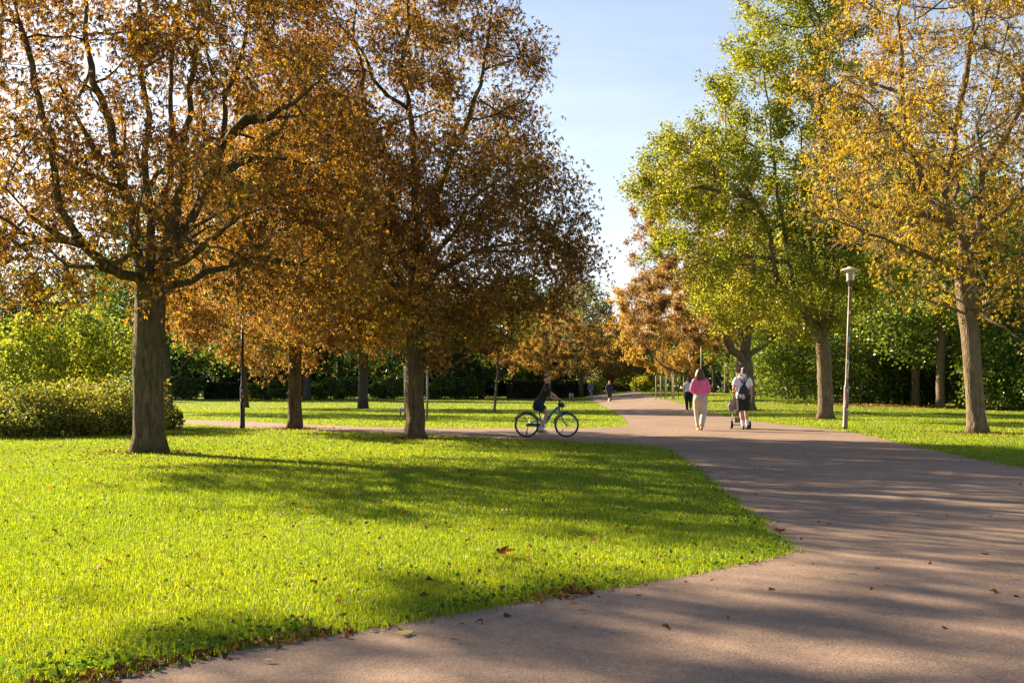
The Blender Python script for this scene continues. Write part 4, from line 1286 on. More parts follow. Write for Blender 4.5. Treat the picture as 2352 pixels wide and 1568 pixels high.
tri = [(-1, -.6), (1, -.6), (0, .9)]
tq = [(-.9, -.8), (-.62, .6), (.95, .2)]
p = hit(956, 962); p = ground(p[0], p[1])
stake_frame("pair of white-capped pale stakes flanking the dense chestnut's trunk", p, 1.93, 0.44, [(-.95, 0), (.95, -.1)], [(0, 1)], M_WOODG, cap=True)
p = hit(1557, 915)
stake_frame("sturdy three-post support with crossbars beside the woman in the white top", p, 1.85, 0.46, [(-.95, -.5), (-.6, .5), (.95, 0)], [(0, 2), (1, 2), (0, 1)])
sapling("sapling in the sturdy support beside the woman in the white top", p + np.array([.05, .0, 0]), 3.6, .8)
p = hit(1527, 917)
stake_frame("slender open support with greyish posts, next to the sturdy one", p, 1.75, 0.72, [(-.85, .5), (.3, .9), (1.0, .3), (-.55, -.9)], [(1, 2)], M_WOODG)
sapling("sapling in the slender greyish support", p + np.array([0.0, 0, 0]), 3.8, .8)

p = hit(920, 960)
t = thing("marker_post", "knee-high metal marker post with a small tilted plate on the far lawn", "marker post", p, 0.2)
g1 = Geo(); g1.tube([(0, 0, -.03), (0, 0, .36)], 0.035, 10); g1.obj("post", M_POLE, t)
g1 = Geo(); g1.box((0, -.01, .39), (.17, .14, .025), Matrix.Rotation(R(28), 4, 'X')); g1.obj("plate", M_CAP, t)

# white frame standing before the dark hedge
p = W(1312, 903, 104); p = ground(p[0], p[1])
t = thing("notice_frame", "small white metal frame with two pale panels in front of the dark hedge", "notice frame", p, 0.1)
g1 = Geo()
g1.tube([(-.2, 0, 0), (-.2, 0, .62)], .022, 6); g1.tube([(.2, 0, 0), (.2, 0, .62)], .022, 6); g1.tube([(-.22, 0, .62), (.22, 0, .62)], .022, 6); g1.tube([(-.2, 0, .2), (.2, 0, .2)], .018, 6)
g1.obj("frame", M_CAP, t)
g1 = Geo(); g1.box((-.08, 0, .43), (.12, .02, .32)); g1.obj("panel", M_CAP, t)
g1 = Geo(); g1.box((.12, 0, .42), (.1, .02, .2)); g1.obj("panel", M_CAP, t)

# pale sign seen past the bushes
p = W(294, 900, 40); p = ground(p[0], p[1])
t = thing("information_sign", "white sign on posts with a dark blue field, glimpsed past the bushes", "sign", p, 0.15)
g1 = Geo(); g1.box((0, 0, 1.15), (.62, .05, .95)); g1.obj("panel", plain("sign_white", (.72, .74, .78), .5), t)
g1 = Geo(); g1.box((.06, -.032, 1.42), (.3, .012, .2)); g1.obj("picture_field", plain("sign_blue", (.03, .045, .12), .4), t)
for sx in (-.27, .27):
    g1 = Geo(); g1.tube([(sx, .04, -.02), (sx, .04, 1.3)], .03, 8); g1.obj("post", M_POLE, t)

# ------------------------------------------------------------------ people
SKIN = plain("skin", (0.50, 0.27, 0.17), 0.5, noise=.06)
def cloth(name, rgb, noise=.12, scale=14, rough=.85, bump=.25):
    return plain(name, rgb, rough, 0, noise, scale, bump)
def remesh(o, voxel, it=6, fac=.5):
    m = o.modifiers.new("fuse", 'REMESH'); m.mode = 'VOXEL'; m.voxel_size = voxel; m.use_smooth_shade = True
    s = o.modifiers.new("smooth", 'SMOOTH'); s.iterations = it; s.factor = fac
    return o

def hand(g, wr, d, palm, k, curl=0.6, thumb_side=None):
    """palm, four fingers of their own lengths and a thumb, curled towards `palm`"""
    d = nrm(d); palm = nrm(np.asarray(palm, float) - d * np.dot(palm, d)); s = np.cross(d, palm)
    if thumb_side is not None and np.dot(s, thumb_side) < 0: s = -s
    wr = np.asarray(wr, float)
    for o_ in (-.022, 0, .022):
        g.tube([wr + s * o_ * .6 * k, wr + (d * .05 + s * o_) * k, wr + (d * .085 + s * o_ * 1.15) * k], [.017 * k, .016 * k, .012 * k], 8, round_ends=True)
    for q, (o_, L) in enumerate([(.031, .068), (.0105, .077), (-.0105, .072), (-.031, .056)]):
        a = wr + (d * .085 + s * o_) * k
        pts = [a]; dr = d.copy()
        for f_ in (.45, .32, .23):
            ang = curl * (0.6 + .5 * len(pts) / 3)
            dr = nrm(dr * math.cos(ang) + palm * math.sin(ang)) if False else nrm(dr + palm * math.tan(min(ang, 1.2)) * .9)
            pts.append(pts[-1] + dr * L * f_ * k)
        g.tube(pts, [.0095 * k, .009 * k, .0082 * k, .007 * k], 7, round_ends=True)
    a = wr + (d * .025 + s * .03) * k
    g.tube([a, a + (d * .028 + s * .022 + palm * .012) * k, a + (d * .058 + s * .024 + palm * .03) * k], [.012 * k, .010 * k, .008 * k], 7, round_ends=True)

def head(g, c, f, k, up=(0, 0, 1)):
    """skull, jaw, nose, ears; f is where the face looks"""
    f = nrm(f); up = np.asarray(up, float); s = nrm(np.cross(f, up)); up = np.cross(s, f)
    M = Matrix((Vector(s), Vector(f), Vector(up))).transposed()
    c = np.asarray(c, float)
    g.ball(c + up * .025 * k, np.array([.074, .094, .098]) * k, 16, 12, M)
    g.ball(c - up * .045 * k + f * .028 * k, np.array([.058, .066, .070]) * k, 14, 10, M)
    g.tube([c + (f * .092 + up * .018) * k, c + (f * .113 - up * .022) * k], [.009 * k, .016 * k], 8, round_ends=True)
    g.tube([c + (f * .090 - up * .062 - s * .02) * k, c + (f * .097 - up * .060) * k, c + (f * .090 - up * .062 + s * .02) * k], .009 * k, 6, round_ends=True)
    for q in (-1, 1):
        g.ball(c + (s * q * .077 - f * .005 - up * .005) * k, np.array([.012, .022, .033]) * k, 8, 6, M)

def eyes(c, f, k, parent):
    f = nrm(f); s = nrm(np.cross(f, (0, 0, 1))); c = np.asarray(c, float)
    for q in (-1, 1):
        g = Geo(); g.ball(c + (f * .085 + s * q * .031 + np.array([0, 0, .012])) * k, .011 * k, 8, 6)
        g.obj("eye", M_EYE, parent)
M_EYE = plain("eye", (.03, .02, .015), .2, noise=0)

def limb_chain(g, pts, rad, n=12):
    g.tube(pts, rad, n, round_ends=True)

def lerp(a, b, t): return np.asarray(a, float) * (1 - t) + np.asarray(b, float) * t

def shoe(parent, ank, toe, k, mat, sole_mat=None):
    ank, toe = np.asarray(ank, float), np.asarray(toe, float)
    g = Geo()
    d = nrm(toe - ank); 
    heel = ank - np.array([0, 0, .055 * k]) * 1 - d * .035 * k
    g.tube([heel, lerp(heel, toe, .5) + [0, 0, .006], toe], [.040 * k, .043 * k, .034 * k], 12, round_ends=True)
    g.tube([ank + [0, 0, .005], heel + d * .03 * k], [.043 * k, .045 * k], 12, round_ends=True)
    o = remesh(g.obj("shoe", mat, parent), .009, 4)
    return o

def cross_tube(g, pts, rx, ry, side, n=18, ends=True):
    rx = np.asarray(rx, float); ry = np.asarray(ry, float)
    g.tube(pts, rx, n, side=side, flat=ry / rx, round_ends=ends)

# ---- boy on the blue bicycle (his own frame: x = way of riding, y = away from the camera, z up)
Yb = F_PX * CAM_H / (1004 - HY)
bx = (1210 - CX) / F_PX * Yb
bike_at = (bx, Yb, 0.004)
M_BLUE = plain("bike_blue", (0.012, 0.165, 0.30), 0.3, 0.1, .08)
M_TYRE = plain("tyre", (0.018, 0.017, 0.017), 0.8)
M_STEEL = plain("steel", (0.55, 0.55, 0.56), 0.3, 0.9, .05)
M_BLACK = plain("black_plastic", (0.015, 0.015, 0.016), 0.45)
M_REFL = plain("reflector", (0.62, 0.23, 0.04), 0.35)
bike = thing("bicycle", "blue child's bicycle with black mudguards, ridden over the path crossing", "bicycle", bike_at)
rw_ = 0.285
HUBS = [(0.0, 0, rw_), (0.925, 0, rw_)]
for hi_, hb in enumerate(HUBS):
    g = Geo(); g.ring(hb, rw_ - .019, .019, n=48); wheel = g.obj("wheel", M_TYRE, bike)
    g = Geo(); g.ring(hb, rw_ - .046, .010, n=48, squash=1.3); g.obj("rim", M_STEEL, wheel)
    g = Geo()
    for q in range(22):
        a = q * 2 * math.pi / 22
        o_ = .02 if q % 2 else -.02
        g.tube([(hb[0] + .018 * math.cos(a + .5), o_, hb[2] + .018 * math.sin(a + .5)), (hb[0] + (rw_ - .05) * math.cos(a), 0, hb[2] + (rw_ - .05) * math.sin(a))], .0013, 4)
    g.obj("spokes", M_STEEL, wheel)
    g = Geo(); g.tube([(hb[0], -.045, hb[2]), (hb[0], .045, hb[2])], .024, 12); g.obj("hub", M_STEEL if hi_ else M_BLUE, wheel)
    for a in ((1.95, 4.75) if hi_ == 0 else (0.55, 4.05)):
        g = Geo(); g.box((hb[0] + .165 * math.cos(a), -.012, hb[2] + .165 * math.sin(a)), (.085, .012, .022), Matrix.Rotation(-(a + .2), 4, 'Y')); g.obj("reflector", M_REFL, wheel)
g = Geo()
BB = (.36, 0, .275)
g.tube([(.735, 0, .69), (.68, 0, .655), (.62, 0, .60), (.555, 0, .51), (.50, 0, .42), (.44, 0, .335), BB], [.036, .034, .031, .029, .028, .027, .026], 12)
g.tube([BB, (.315, 0, .44), (.275, 0, .60)], .0185, 10)
g.tube([(.755, 0, .63), (.735, 0, .74)], .024, 12)
g.tube([BB, (.30, 0, .43)], .02, 8)
for s_ in (-.05, .05):
    g.tube([(0, s_, rw_), (.17, s_ * .8, .355), (.32, s_ * .3, .43)], .0125, 8)
    g.tube([(0, s_, rw_), (.2, s_, .27), (.35, s_ * .6, .265)], .0125, 8)
g.tube([(.43, 0, .43), (.50, 0, .475), (.56, 0, .53)], .02, 8)
g.obj("frame", M_BLUE, bike)
g = Geo()
for s_ in (-.045, .045):
    g.tube([(.762, s_ * .8, .615), (.79, s_, .52), (.83, s_, .40), (.87, s_, .335), (.925, s_, rw_)], [.018, .018, .015, .013, .012], 8)
g.tube([(.762, -.04, .615), (.762, .04, .615)], .018, 8)
g.obj("fork", M_BLUE, bike)
g = Geo(); g.ring((0, 0, rw_), rw_ + .018, .014, n=24, a0=.35, a1=2.75, squash=2.0); g.obj("mudguard", M_BLACK, bike)
g = Geo(); g.ring((.925, 0, rw_), rw_ + .018, .014, n=24, a0=1.45, a1=3.05, squash=2.0); g.obj("mudguard", M_BLACK, bike)
g = Geo(); g.ring((BB[0], -.05, BB[2]), .07, .012, n=28, squash=.5); g.ring((BB[0], -.05, BB[2]), .035, .02, n=20, squash=.4); g.obj("chainring", M_STEEL, bike)
g = Geo(); g.box((.2, -.05, .285), (.38, .02, .075), Matrix.Rotation(.02, 4, 'Y')); g.obj("chain_guard", M_BLACK, bike)
for s_, ang in ((-1, -1.75), (1, -2.1)):
    g = Geo(); e_ = (BB[0] + .13 * math.cos(ang), s_ * .07, BB[2] + .13 * math.sin(ang)); g.tube([(BB[0], s_ * .07, BB[2]), e_], .011, 8); cr = g.obj("crank", M_STEEL, bike)
    g = Geo(); g.box((e_[0], s_ * .125, e_[2]), (.085, .085, .022)); g.obj("pedal", M_BLACK, cr)
g = Geo(); g.tube([(.275, 0, .59), (.255, 0, .70)], .013, 8); g.obj("seat_post", M_STEEL, bike)
g = Geo(); g.tube([(.20, 0, .70), (.25, 0, .695), (.38, 0, .69)], [.06, .055, .025], 12, flat=.45, side=(0, 1, 0), round_ends=True); g.obj("saddle", M_BLACK, bike)
g = Geo(); g.tube([(.735, 0, .74), (.745, 0, .80), (.77, 0, .82)], .015, 8); g.tube([(.75, -.27, .85), (.765, -.15, .84), (.775, 0, .82), (.765, .15, .84), (.75, .27, .85)], .012, 8); bar = g.obj("handlebar", M_BLACK, bike)
for s_ in (-1, 1):
    g = Geo(); g.tube([(.755, s_ * .19, .846), (.745, s_ * .30, .852)], .018, 10); g.obj("grip", M_BLACK, bar)
    g = Geo(); g.tube([(.775, s_ * .17, .838), (.825, s_ * .25, .80)], .006, 6); g.obj("brake_lever", M_STEEL, bar)
g = Geo(); g.tube([(.775, 0, .745), (.835, 0, .74)], [.05, .055], 14, round_ends=True); g.obj("headlight", M_BLACK, bike)
g = Geo(); g.tube([(.835, 0, .74), (.893, 0, .74)], [.045, .045], 14); g.obj("lens", M_LID, bike)
for s_ in (-1, 1):
    g = Geo(); g.tube([(.72, s_ * .07, .78), (.795, s_ * .07, .71), (.825, s_ * .055, .63)], .007, 6); g.obj("brake_cable", M_BLACK, bike)
g = Geo(); g.tube([(.02, -.06, .25), (-.02, -.1, .03)], .009, 6); g.obj("kickstand", M_BLACK, bike)

boy = thing("person", "boy in black T-shirt and dark blue shorts riding a bicycle, face turned to the viewer", "person", bike_at)
k = 0.86
neckb, head_c = np.array([.455, 0, 1.165]), np.array([.475, -.005, 1.315])
shR, shL = np.array([.455, -.155, 1.085]), np.array([.465, .155, 1.085])
elR, elL = np.array([.605, -.235, .985]), np.array([.575, .225, .905])
wrR, wrL = np.array([.715, -.255, .895]), np.array([.695, .262, .875])
hipR, hipL = np.array([.255, -.085, .775]), np.array([.255, .085, .775])
knR, knL = np.array([.475, -.10, .565]), np.array([.455, .10, .535])
anR, anL = np.array([.315, -.105, .235]), np.array([.30, .11, .19])
g = Geo()
head(g, head_c, (.62, -.78, -.02), k * 1.04)
g.tube([head_c - [0.01, 0, .07], neckb, neckb - [.02, 0, .05]], [.048, .048, .055], 12, round_ends=True)
cross_tube(g, [(.445, 0, 1.12), (.42, 0, 1.03), (.36, 0, .92), (.29, 0, .82), (.255, 0, .765)], [.135, .130, .108, .112, .118], [.075, .085, .078, .08, .09], (0, 1, 0))
for a, e_, w_ in ((shR, elR, wrR), (shL, elL, wrL)):
    limb_chain(g, [a, lerp(a, e_, .5), e_, lerp(e_, w_, .4), w_], [.046, .039, .033, .032, .023])
    hand(g, w_, (.06, (1 if a is shL else -1) * .02, -.03), (0, 0, -1), k, .75, thumb_side=(0, -np.sign(a[1]), 0))
for h_, k_, a_ in ((hipR, knR, anR), (hipL, knL, anL)):
    limb_chain(g, [h_, lerp(h_, k_, .5), k_, lerp(k_, a_, .3), lerp(k_, a_, .7), a_, a_ - [0, 0, .04]], [.080, .068, .050, .050, .036, .031, .035])
body = remesh(g.obj("body", SKIN, boy), .0075, 5)
eyes(head_c, (.62, -.78, -.02), k * 1.04, body)
g = Geo()
hf = nrm(np.array([.62, -.78, 0])); 
g.ball(head_c + [0, 0, .066] - hf * .022, np.array([.078, .078, .060]) * k * 1.1, 16, 10)
g.ball(head_c + [0, 0, .01] - hf * .045, np.array([.068, .068, .07]) * k * 1.05, 16, 10)
remesh(g.obj("hair", plain("dark_hair", (.025, .016, .012), .6, noise=.4, scale=60), boy), .008, 3)
g = Geo()
cross_tube(g, [(.452, 0, 1.135), (.430, 0, 1.05), (.37, 0, .93), (.30, 0, .82), (.258, 0, .755)], [.140, .144, .132, .146, .158], [.080, .094, .098, .112, .124], (0, 1, 0), ends=True)
for a, e_ in ((shR, elR), (shL, elL)):
    g.tube([a - [0, np.sign(a[1]) * .03, -.01], lerp(a, e_, .25), lerp(a, e_, .62)], [.062, .060, .062], 14, round_ends=False)
remesh(g.obj("t_shirt", cloth("black_cotton", (.012, .012, .013)), boy), .010, 4)
g = Geo()
cross_tube(g, [(.280, 0, .83), (.255, 0, .775), (.245, 0, .735)], [.138, .148, .135], [.10, .112, .10], (0, 1, 0))
for h_, k_ in ((hipR, knR), (hipL, knL)):
    g.tube([lerp(h_, k_, -.25), h_, lerp(h_, k_, .4), lerp(h_, k_, .66)], [.080, .092, .088, .084], 14, round_ends=False)
remesh(g.obj("shorts", cloth("navy_shorts", (.009, .014, .045)), boy), .010, 4)
M_SHOEW = plain("pale_shoe", (.50, .42, .34), .7, noise=.2, scale=40)
shoe(boy, anR + [0, 0, -.015], anR + [.15, 0, -.115], .95, M_SHOEW)
shoe(boy, anL + [0, 0, -.025], anL + [.14, 0, -.105], .95, M_SHOEW)

# ---- walkers (own frame: x to the picture's right, y = the way they walk, z up)
def walker(label, at, rz, J, k, skin, top, legs, hairf, shoes, face, hands=True):
    """J: joints; top/legs: functions that dress the figure"""
    t = thing("person", label, "person", at, rz)
    g = Geo()
    head(g, J['head'], face, k)
    g.tube([J['head'] - np.array([0, 0, .07 * k]), J['neck'], J['neck'] - np.array([0, 0, .06])], [.052 * k, .053 * k, .065 * k], 12, round_ends=True)
    cross_tube(g, J['spine'], np.array(J['rx']) - .016, np.array(J['ry']) - .016, (1, 0, 0))
    for s_ in 'LR':
        a, e_, w_ = J['sh' + s_], J['el' + s_], J['wr' + s_]
        limb_chain(g, [a, lerp(a, e_, .5), e_, lerp(e_, w_, .35), w_], np.array([.052, .044, .038, .037, .026]) * k * J.get('arm', 1))
        hand(g, w_, J['hd' + s_], J['pl' + s_], k, J.get('curl', .5), thumb_side=(0, 1, .2))
        h_, k_, a_ = J['hip' + s_], J['kn' + s_], J['an' + s_]
        limb_chain(g, [h_, lerp(h_, k_, .5), k_, lerp(k_, a_, .3), lerp(k_, a_, .65), a_, a_ - np.array([0, 0, .03])], np.array([.085, .075, .055, .057, .044, .036, .038]) * k * J.get('leg', 1))
    b_ = remesh(g.obj("body", skin, t), .009, 5)
    eyes(J['head'], face, k, b_)
    top(t); legs(t); hairf(t); shoes(t)
    return t
A_ = lambda *v: np.array(v, float)

# woman in pink
p = hit(1609, 988)
J = dict(head=A_(-.02, .02, 1.535), neck=A_(-.015, 0, 1.42), spine=[(-.01, 0, 1.36), (-.01, 0, 1.27), (0, 0, 1.12), (0, -.01, .98), (0, -.01, .88)], rx=[.17, .185, .165, .165, .178], ry=[.09, .115, .11, .115, .13],
         shL=A_(-.175, 0, 1.345), elL=A_(-.235, -.04, 1.10), wrL=A_(-.205, .16, 1.03), hdL=(.3, .9, .15), plL=(1, 0, -.3),
         shR=A_(.155, 0, 1.345), elR=A_(.218, -.05, 1.10), wrR=A_(.20, .13, 1.00), hdR=(-.25, .8, .1), plR=(-1, 0, -.3),
         hipL=A_(-.09, 0, .86), knL=A_(-.085, .10, .48), anL=A_(-.045, .12, .10), hipR=A_(.09, 0, .86), knR=A_(.085, .02, .48), anR=A_(.015, -.22, .14), arm=1.08, leg=1.12)
M_PINK = cloth("pink_knit", (.70, .135, .30), .08, 10, .9, .3)
M_KHAKI = cloth("khaki_cotton", (.45, .40, .32), .12, 9)
def top(t):
    g = Geo()
    cross_tube(g, [(-.01, 0, 1.395), (-.01, 0, 1.34), (-.005, 0, 1.24), (0, -.005, 1.10), (0, -.01, 1.0), (0, -.01, .945)], [.11, .172, .186, .178, .186, .180], [.07, .10, .125, .125, .135, .13], (1, 0, 0))
    for s_ in 'LR':
        a, e_, w_ = J['sh' + s_], J['el' + s_], J['wr' + s_]
        g.tube([a - A_(np.sign(a[0]) * .03, 0, 0), lerp(a, e_, .35), lerp(a, e_, .7), e_, lerp(e_, w_, .35), lerp(e_, w_, .62)], [.068, .070, .070, .066, .058, .050], 14, round_ends=True)
    remesh(g.obj("jumper", M_PINK, t), .012, 4)
def legs(t):
    g = Geo()
    cross_tube(g, [(0, -.01, .99), (0, -.012, .90), (0, -.012, .83), (0, -.01, .78)], [.168, .192, .195, .17], [.12, .145, .15, .12], (1, 0, 0))
    for s_ in 'LR':
        h_, k_, a_ = J['hip' + s_], J['kn' + s_], J['an' + s_]
        g.tube([h_, lerp(h_, k_, .4), k_, lerp(k_, a_, .35), lerp(k_, a_, .75), a_ - A_(0, 0, .015)], [.112, .106, .088, .082, .075, .072], 14)
    tr = remesh(g.obj("trousers", M_KHAKI, t), .012, 4)
    for sx in (-.10, .085):
        g = Geo(); g.box((sx, -.157, .86), (.115, .012, .125), Matrix.Rotation(-.1, 4, 'X')); o = g.obj("pocket", M_KHAKI, tr)
def hairf(t):
    g = Geo()
    c = J['head']
    g.ball(c + A_(0, -.012, .045), (.098, .108, .098), 16, 10)
    g.ball(c + A_(.01, -.045, -.06), (.115, .080, .125), 16, 10)
    for q in range(15):
        a = -math.pi * (q / 14) * 1.15 + .25
        x_, y_ = .105 * math.cos(a), .085 * math.sin(a) - .03
        g.tube([c + A_(x_ * .8, y_ * .8, .02), c + A_(x_ * 1.08, y_ * 1.05, -.08), c + A_(x_ * 1.1 + rng.normal(0, .008), y_ * 1.1, -.165 + rng.normal(0, .02))], [.032, .028, .012], 7, round_ends=True)
    remesh(g.obj("hair", plain("auburn_hair", (.085, .030, .016), .45, noise=.45, scale=35), t), .009, 2)
def shoes(t):
    shoe(t, J['anL'] - A_(0, 0, .03), J['anL'] + A_(-.01, .15, -.075), 1.0, M_SHOEW)
    shoe(t, J['anR'] - A_(0, 0, .02), J['anR'] + A_(0, .12, -.115), 1.0, plain("orange_shoe", (.55, .22, .08), .6))
walker("woman with auburn hair in pink jumper and khaki trousers walking away", (p[0], p[1], p[2] + .004), -.12, J, .96, SKIN, top, legs, hairf, shoes, (-.1, 1, 0))

# man with rucksack and pushchair
p = hit(1712, 986)
J2 = dict(head=A_(-.03, .04, 1.60), neck=A_(-.05, .0, 1.475), spine=[(-.075, 0, 1.43), (-.08, 0, 1.32), (-.085, 0, 1.15), (-.075, 0, 1.0), (-.06, 0, .90)], rx=[.16, .18, .155, .150, .165], ry=[.085, .11, .10, .105, .115],
         shL=A_(-.255, 0, 1.405), elL=A_(-.325, -.02, 1.12), wrL=A_(-.265, .25, 1.05), hdL=(.1, .9, .05), plL=(0, .1, -1),
         shR=A_(.105, 0, 1.405), elR=A_(.155, -.02, 1.10), wrR=A_(.165, .03, .85), hdR=(-.05, .25, -1), plR=(-1, .2, 0),
         hipL=A_(-.145, 0, .88), knL=A_(-.115, .03, .48), anL=A_(-.085, -.10, .13), hipR=A_(.03, 0, .88), knR=A_(.045, .13, .50), anR=A_(.07, .10, .15))
M_WHITE = cloth("white_cotton", (.74, .73, .74), .05, 10)
M_SHORT = cloth("black_shorts", (.012, .013, .018))
def top(t):
    g = Geo()
    cross_tube(g, [(-.07, 0, 1.465), (-.077, 0, 1.41), (-.08, 0, 1.30), (-.085, 0, 1.14), (-.08, 0, 1.0), (-.07, 0, .89)], [.11, .185, .20, .182, .178, .185], [.07, .105, .128, .128, .13, .13], (1, 0, 0))
    for s_ in 'LR':
        a, e_ = J2['sh' + s_], J2['el' + s_]
        g.tube([a - A_(np.sign(a[0] + .08) * .03, 0, 0), lerp(a, e_, .3), lerp(a, e_, .68)], [.074, .074, .078], 14)
    remesh(g.obj("t_shirt", M_WHITE, t), .012, 4)
def legs(t):
    g = Geo()
    cross_tube(g, [(-.065, 0, .97), (-.06, 0, .90), (-.06, 0, .82)], [.172, .18, .17], [.115, .13, .125], (1, 0, 0))
    for s_ in 'LR':
        h_, k_ = J2['hip' + s_], J2['kn' + s_]
        g.tube([lerp(h_, k_, -.2), lerp(h_, k_, .45), lerp(h_, k_, .88)], [.105, .108, .108], 14)
    remesh(g.obj("shorts", M_SHORT, t), .012, 4)
def hairf(t):
    g = Geo(); c = J2['head']
    g.ball(c + A_(0, -.005, .05), (.084, .098, .088), 16, 10); g.ball(c + A_(0, -.04, .0), (.077, .070, .075), 16, 10)
    remesh(g.obj("hair", plain("brown_hair", (.075, .036, .02), .55, noise=.4, scale=50), t), .008, 3)
def shoes(t):
    for s_ in 'LR':
        a_, k_ = J2['an' + s_], J2['kn' + s_]
        g = Geo(); g.tube([lerp(a_, k_, .28), a_, a_ - A_(0, 0, .04)], [.050, .045, .046], 12, round_ends=True); remesh(g.obj("sock", M_WHITE, t), .009, 3)
        shoe(t, a_ - A_(0, 0, .045), a_ + A_(0, .17, -.10), 1.08, M_BLACK)
man_at = (p[0], p[1], p[2] + .004)
walker("man in white T-shirt, black shorts and white socks pushing a pushchair", man_at, -.05, J2, 1.0, SKIN, top, legs, hairf, shoes, (.35, .85, -.25))

def placed(o): o.location = man_at; o.rotation_euler = (0, 0, -.05); return o
bag = thing("rucksack", "navy drawstring rucksack with pale pattern on the man's back", "rucksack", man_at, -.05)
g = Geo(); g.tube([(-.06, -.165, 1.215), (-.075, -.185, 1.14), (-.085, -.195, 1.02), (-.095, -.18, .93)], [.05, .135, .155, .125], 16, side=(1, 0, 0), flat=.42, round_ends=True); remesh(g.obj("sack", cloth("navy_nylon", (.010, .014, .032), .2, 18, .6), bag), .012, 3)
g = Geo(); g.tube([(-.15, -.215, .975), (-.13, -.232, .955), (-.10, -.22, .90)], [.05, .075, .06], 12, side=(1, 0, 0), flat=.35, round_ends=True); g.obj("patterned_pocket", plain("pale_pattern", (.42, .38, .40), .7, noise=.8, scale=45), bag)
for q, pts in enumerate([[(-.06, -.16, 1.23), (-.13, -.135, 1.33), (-.19, -.085, 1.43), (-.20, .03, 1.46)], [(-.05, -.16, 1.23), (-.0, -.135, 1.33), (.045, -.085, 1.43), (.06, .03, 1.46)], [(-.07, -.16, 1.23), (-.09, -.15, 1.35), (-.14, -.1, 1.45)], [(-.045, -.16, 1.23), (-.06, -.15, 1.36), (.0, -.1, 1.45)]]):
    g = Geo(); g.tube(pts, .012, 6); g.obj("strap", M_SHORT if q != 2 else cloth("lilac_cord", (.25, .22, .38)), bag)

push = thing("pushchair", "three-wheel style pushchair with beige hood pushed by the man", "pushchair", man_at, -.05)
M_FRAME = plain("pushchair_frame", (.06, .055, .055), .4, .4)
M_BEIGE = cloth("beige_fabric", (.50, .43, .34))
M_GREY = cloth("grey_fabric", (.16, .14, .13))
for (x_, y_, rr) in ((-.345, .30, .115), (.175, .30, .115), (-.21, .92, .09), (.06, .92, .09)):
    g = Geo(); g.ring((x_, y_, rr), rr - .025, .027, axis='x', n=28); wh = g.obj("wheel", M_TYRE, push)
    g = Geo(); g.tube([(x_ - .02, y_, rr), (x_ + .02, y_, rr)], rr - .04, 18); g.obj("hub", M_GREY, wh)
g = Geo()
for sx in (-1, 1):
    xc = -.085
    g.tube([(xc + sx * .235, .30, .115), (xc + sx * .18, .42, .30), (xc + sx * .17, .55, .42), (xc + sx * .17, .36, .80), (xc + sx * .17, .24, 1.02)], .014, 8)
    g.tube([(xc + sx * .17, .55, .42), (xc + sx * .15, .8, .2), (xc + sx * .135, .92, .09)], .014, 8)
g.tube([(-.30, .30, .115), (.13, .30, .115)], .012, 8)
g.obj("frame", M_FRAME, push)
g = Geo(); g.tube([(-.255, .24, 1.02), (-.17, .22, 1.05), (0, .22, 1.05), (.085, .24, 1.02)], .017, 8); g.obj("handle", M_BLACK, push)
g = Geo(); g.tube([(-.085, .50, .50), (-.085, .62, .52), (-.085, .80, .50)], [.13, .155, .12], 14, side=(1, 0, 0), flat=.5, round_ends=True); g.tube([(-.085, .52, .5), (-.085, .46, .75), (-.085, .44, .92)], [.15, .155, .14], 14, side=(1, 0, 0), flat=.3, round_ends=True); remesh(g.obj("seat", M_GREY, push), .015, 3)
g = Geo()
th = np.linspace(-.35, math.pi * .62, 12); ph = np.linspace(-1.25, 1.25, 14)
V = np.array([[.035 + .215 * math.sin(b_), .62 - .30 * math.cos(a) * math.cos(b_) * 1.0, .80 + .30 * math.sin(a) * (math.cos(b_) * .75 + .25)] for a in th for b_ in ph])
V2 = V + np.array([0, 0.008, -.008]); i_, j_ = np.meshgrid(np.arange(11), np.arange(13), indexing='ij')
q_ = np.stack([i_ * 14 + j_, i_ * 14 + j_ + 1, (i_ + 1) * 14 + j_ + 1, (i_ + 1) * 14 + j_], -1).reshape(-1, 4)
g.add(V, [q_]); g.add(V2, [q_[:, ::-1]])
hood = g.obj("hood", M_BEIGE, push)
g = Geo(); g.tube([(.20, .58, .70), (.262, .48, .92), (.245, .40, 1.08), (.16, .36, 1.17), (.0, .35, 1.19)], .024, 8, side=(0, 1, 0)); g.obj("hood_rim", M_BEIGE, hood)
g = Geo(); g.box((-.085, .60, .25), (.30, .42, .16)); remesh(g.obj("basket", M_GREY, push), .02, 5)
g = Geo(); g.tube([(-.20, .38, .36), (-.16, .46, .56)], .01, 6); g.obj("strut", M_FRAME, push)
sb = thing("shoulder_bag", "grey shopping bag hanging from the pushchair's handle", "bag", man_at, -.05)
g = Geo(); g.tube([(-.335, .22, .77), (-.345, .22, .66), (-.345, .22, .56)], [.045, .105, .095], 14, side=(1, 0, 0), flat=.6, round_ends=True); remesh(g.obj("pouch", cloth("grey_canvas", (.23, .20, .19)), sb), .012, 3)
g = Geo(); g.tube([(-.39, .22, .75), (-.33, .22, .95), (-.27, .235, 1.03), (-.30, .22, .8)], .007, 6); g.obj("strap", M_BLACK, sb)

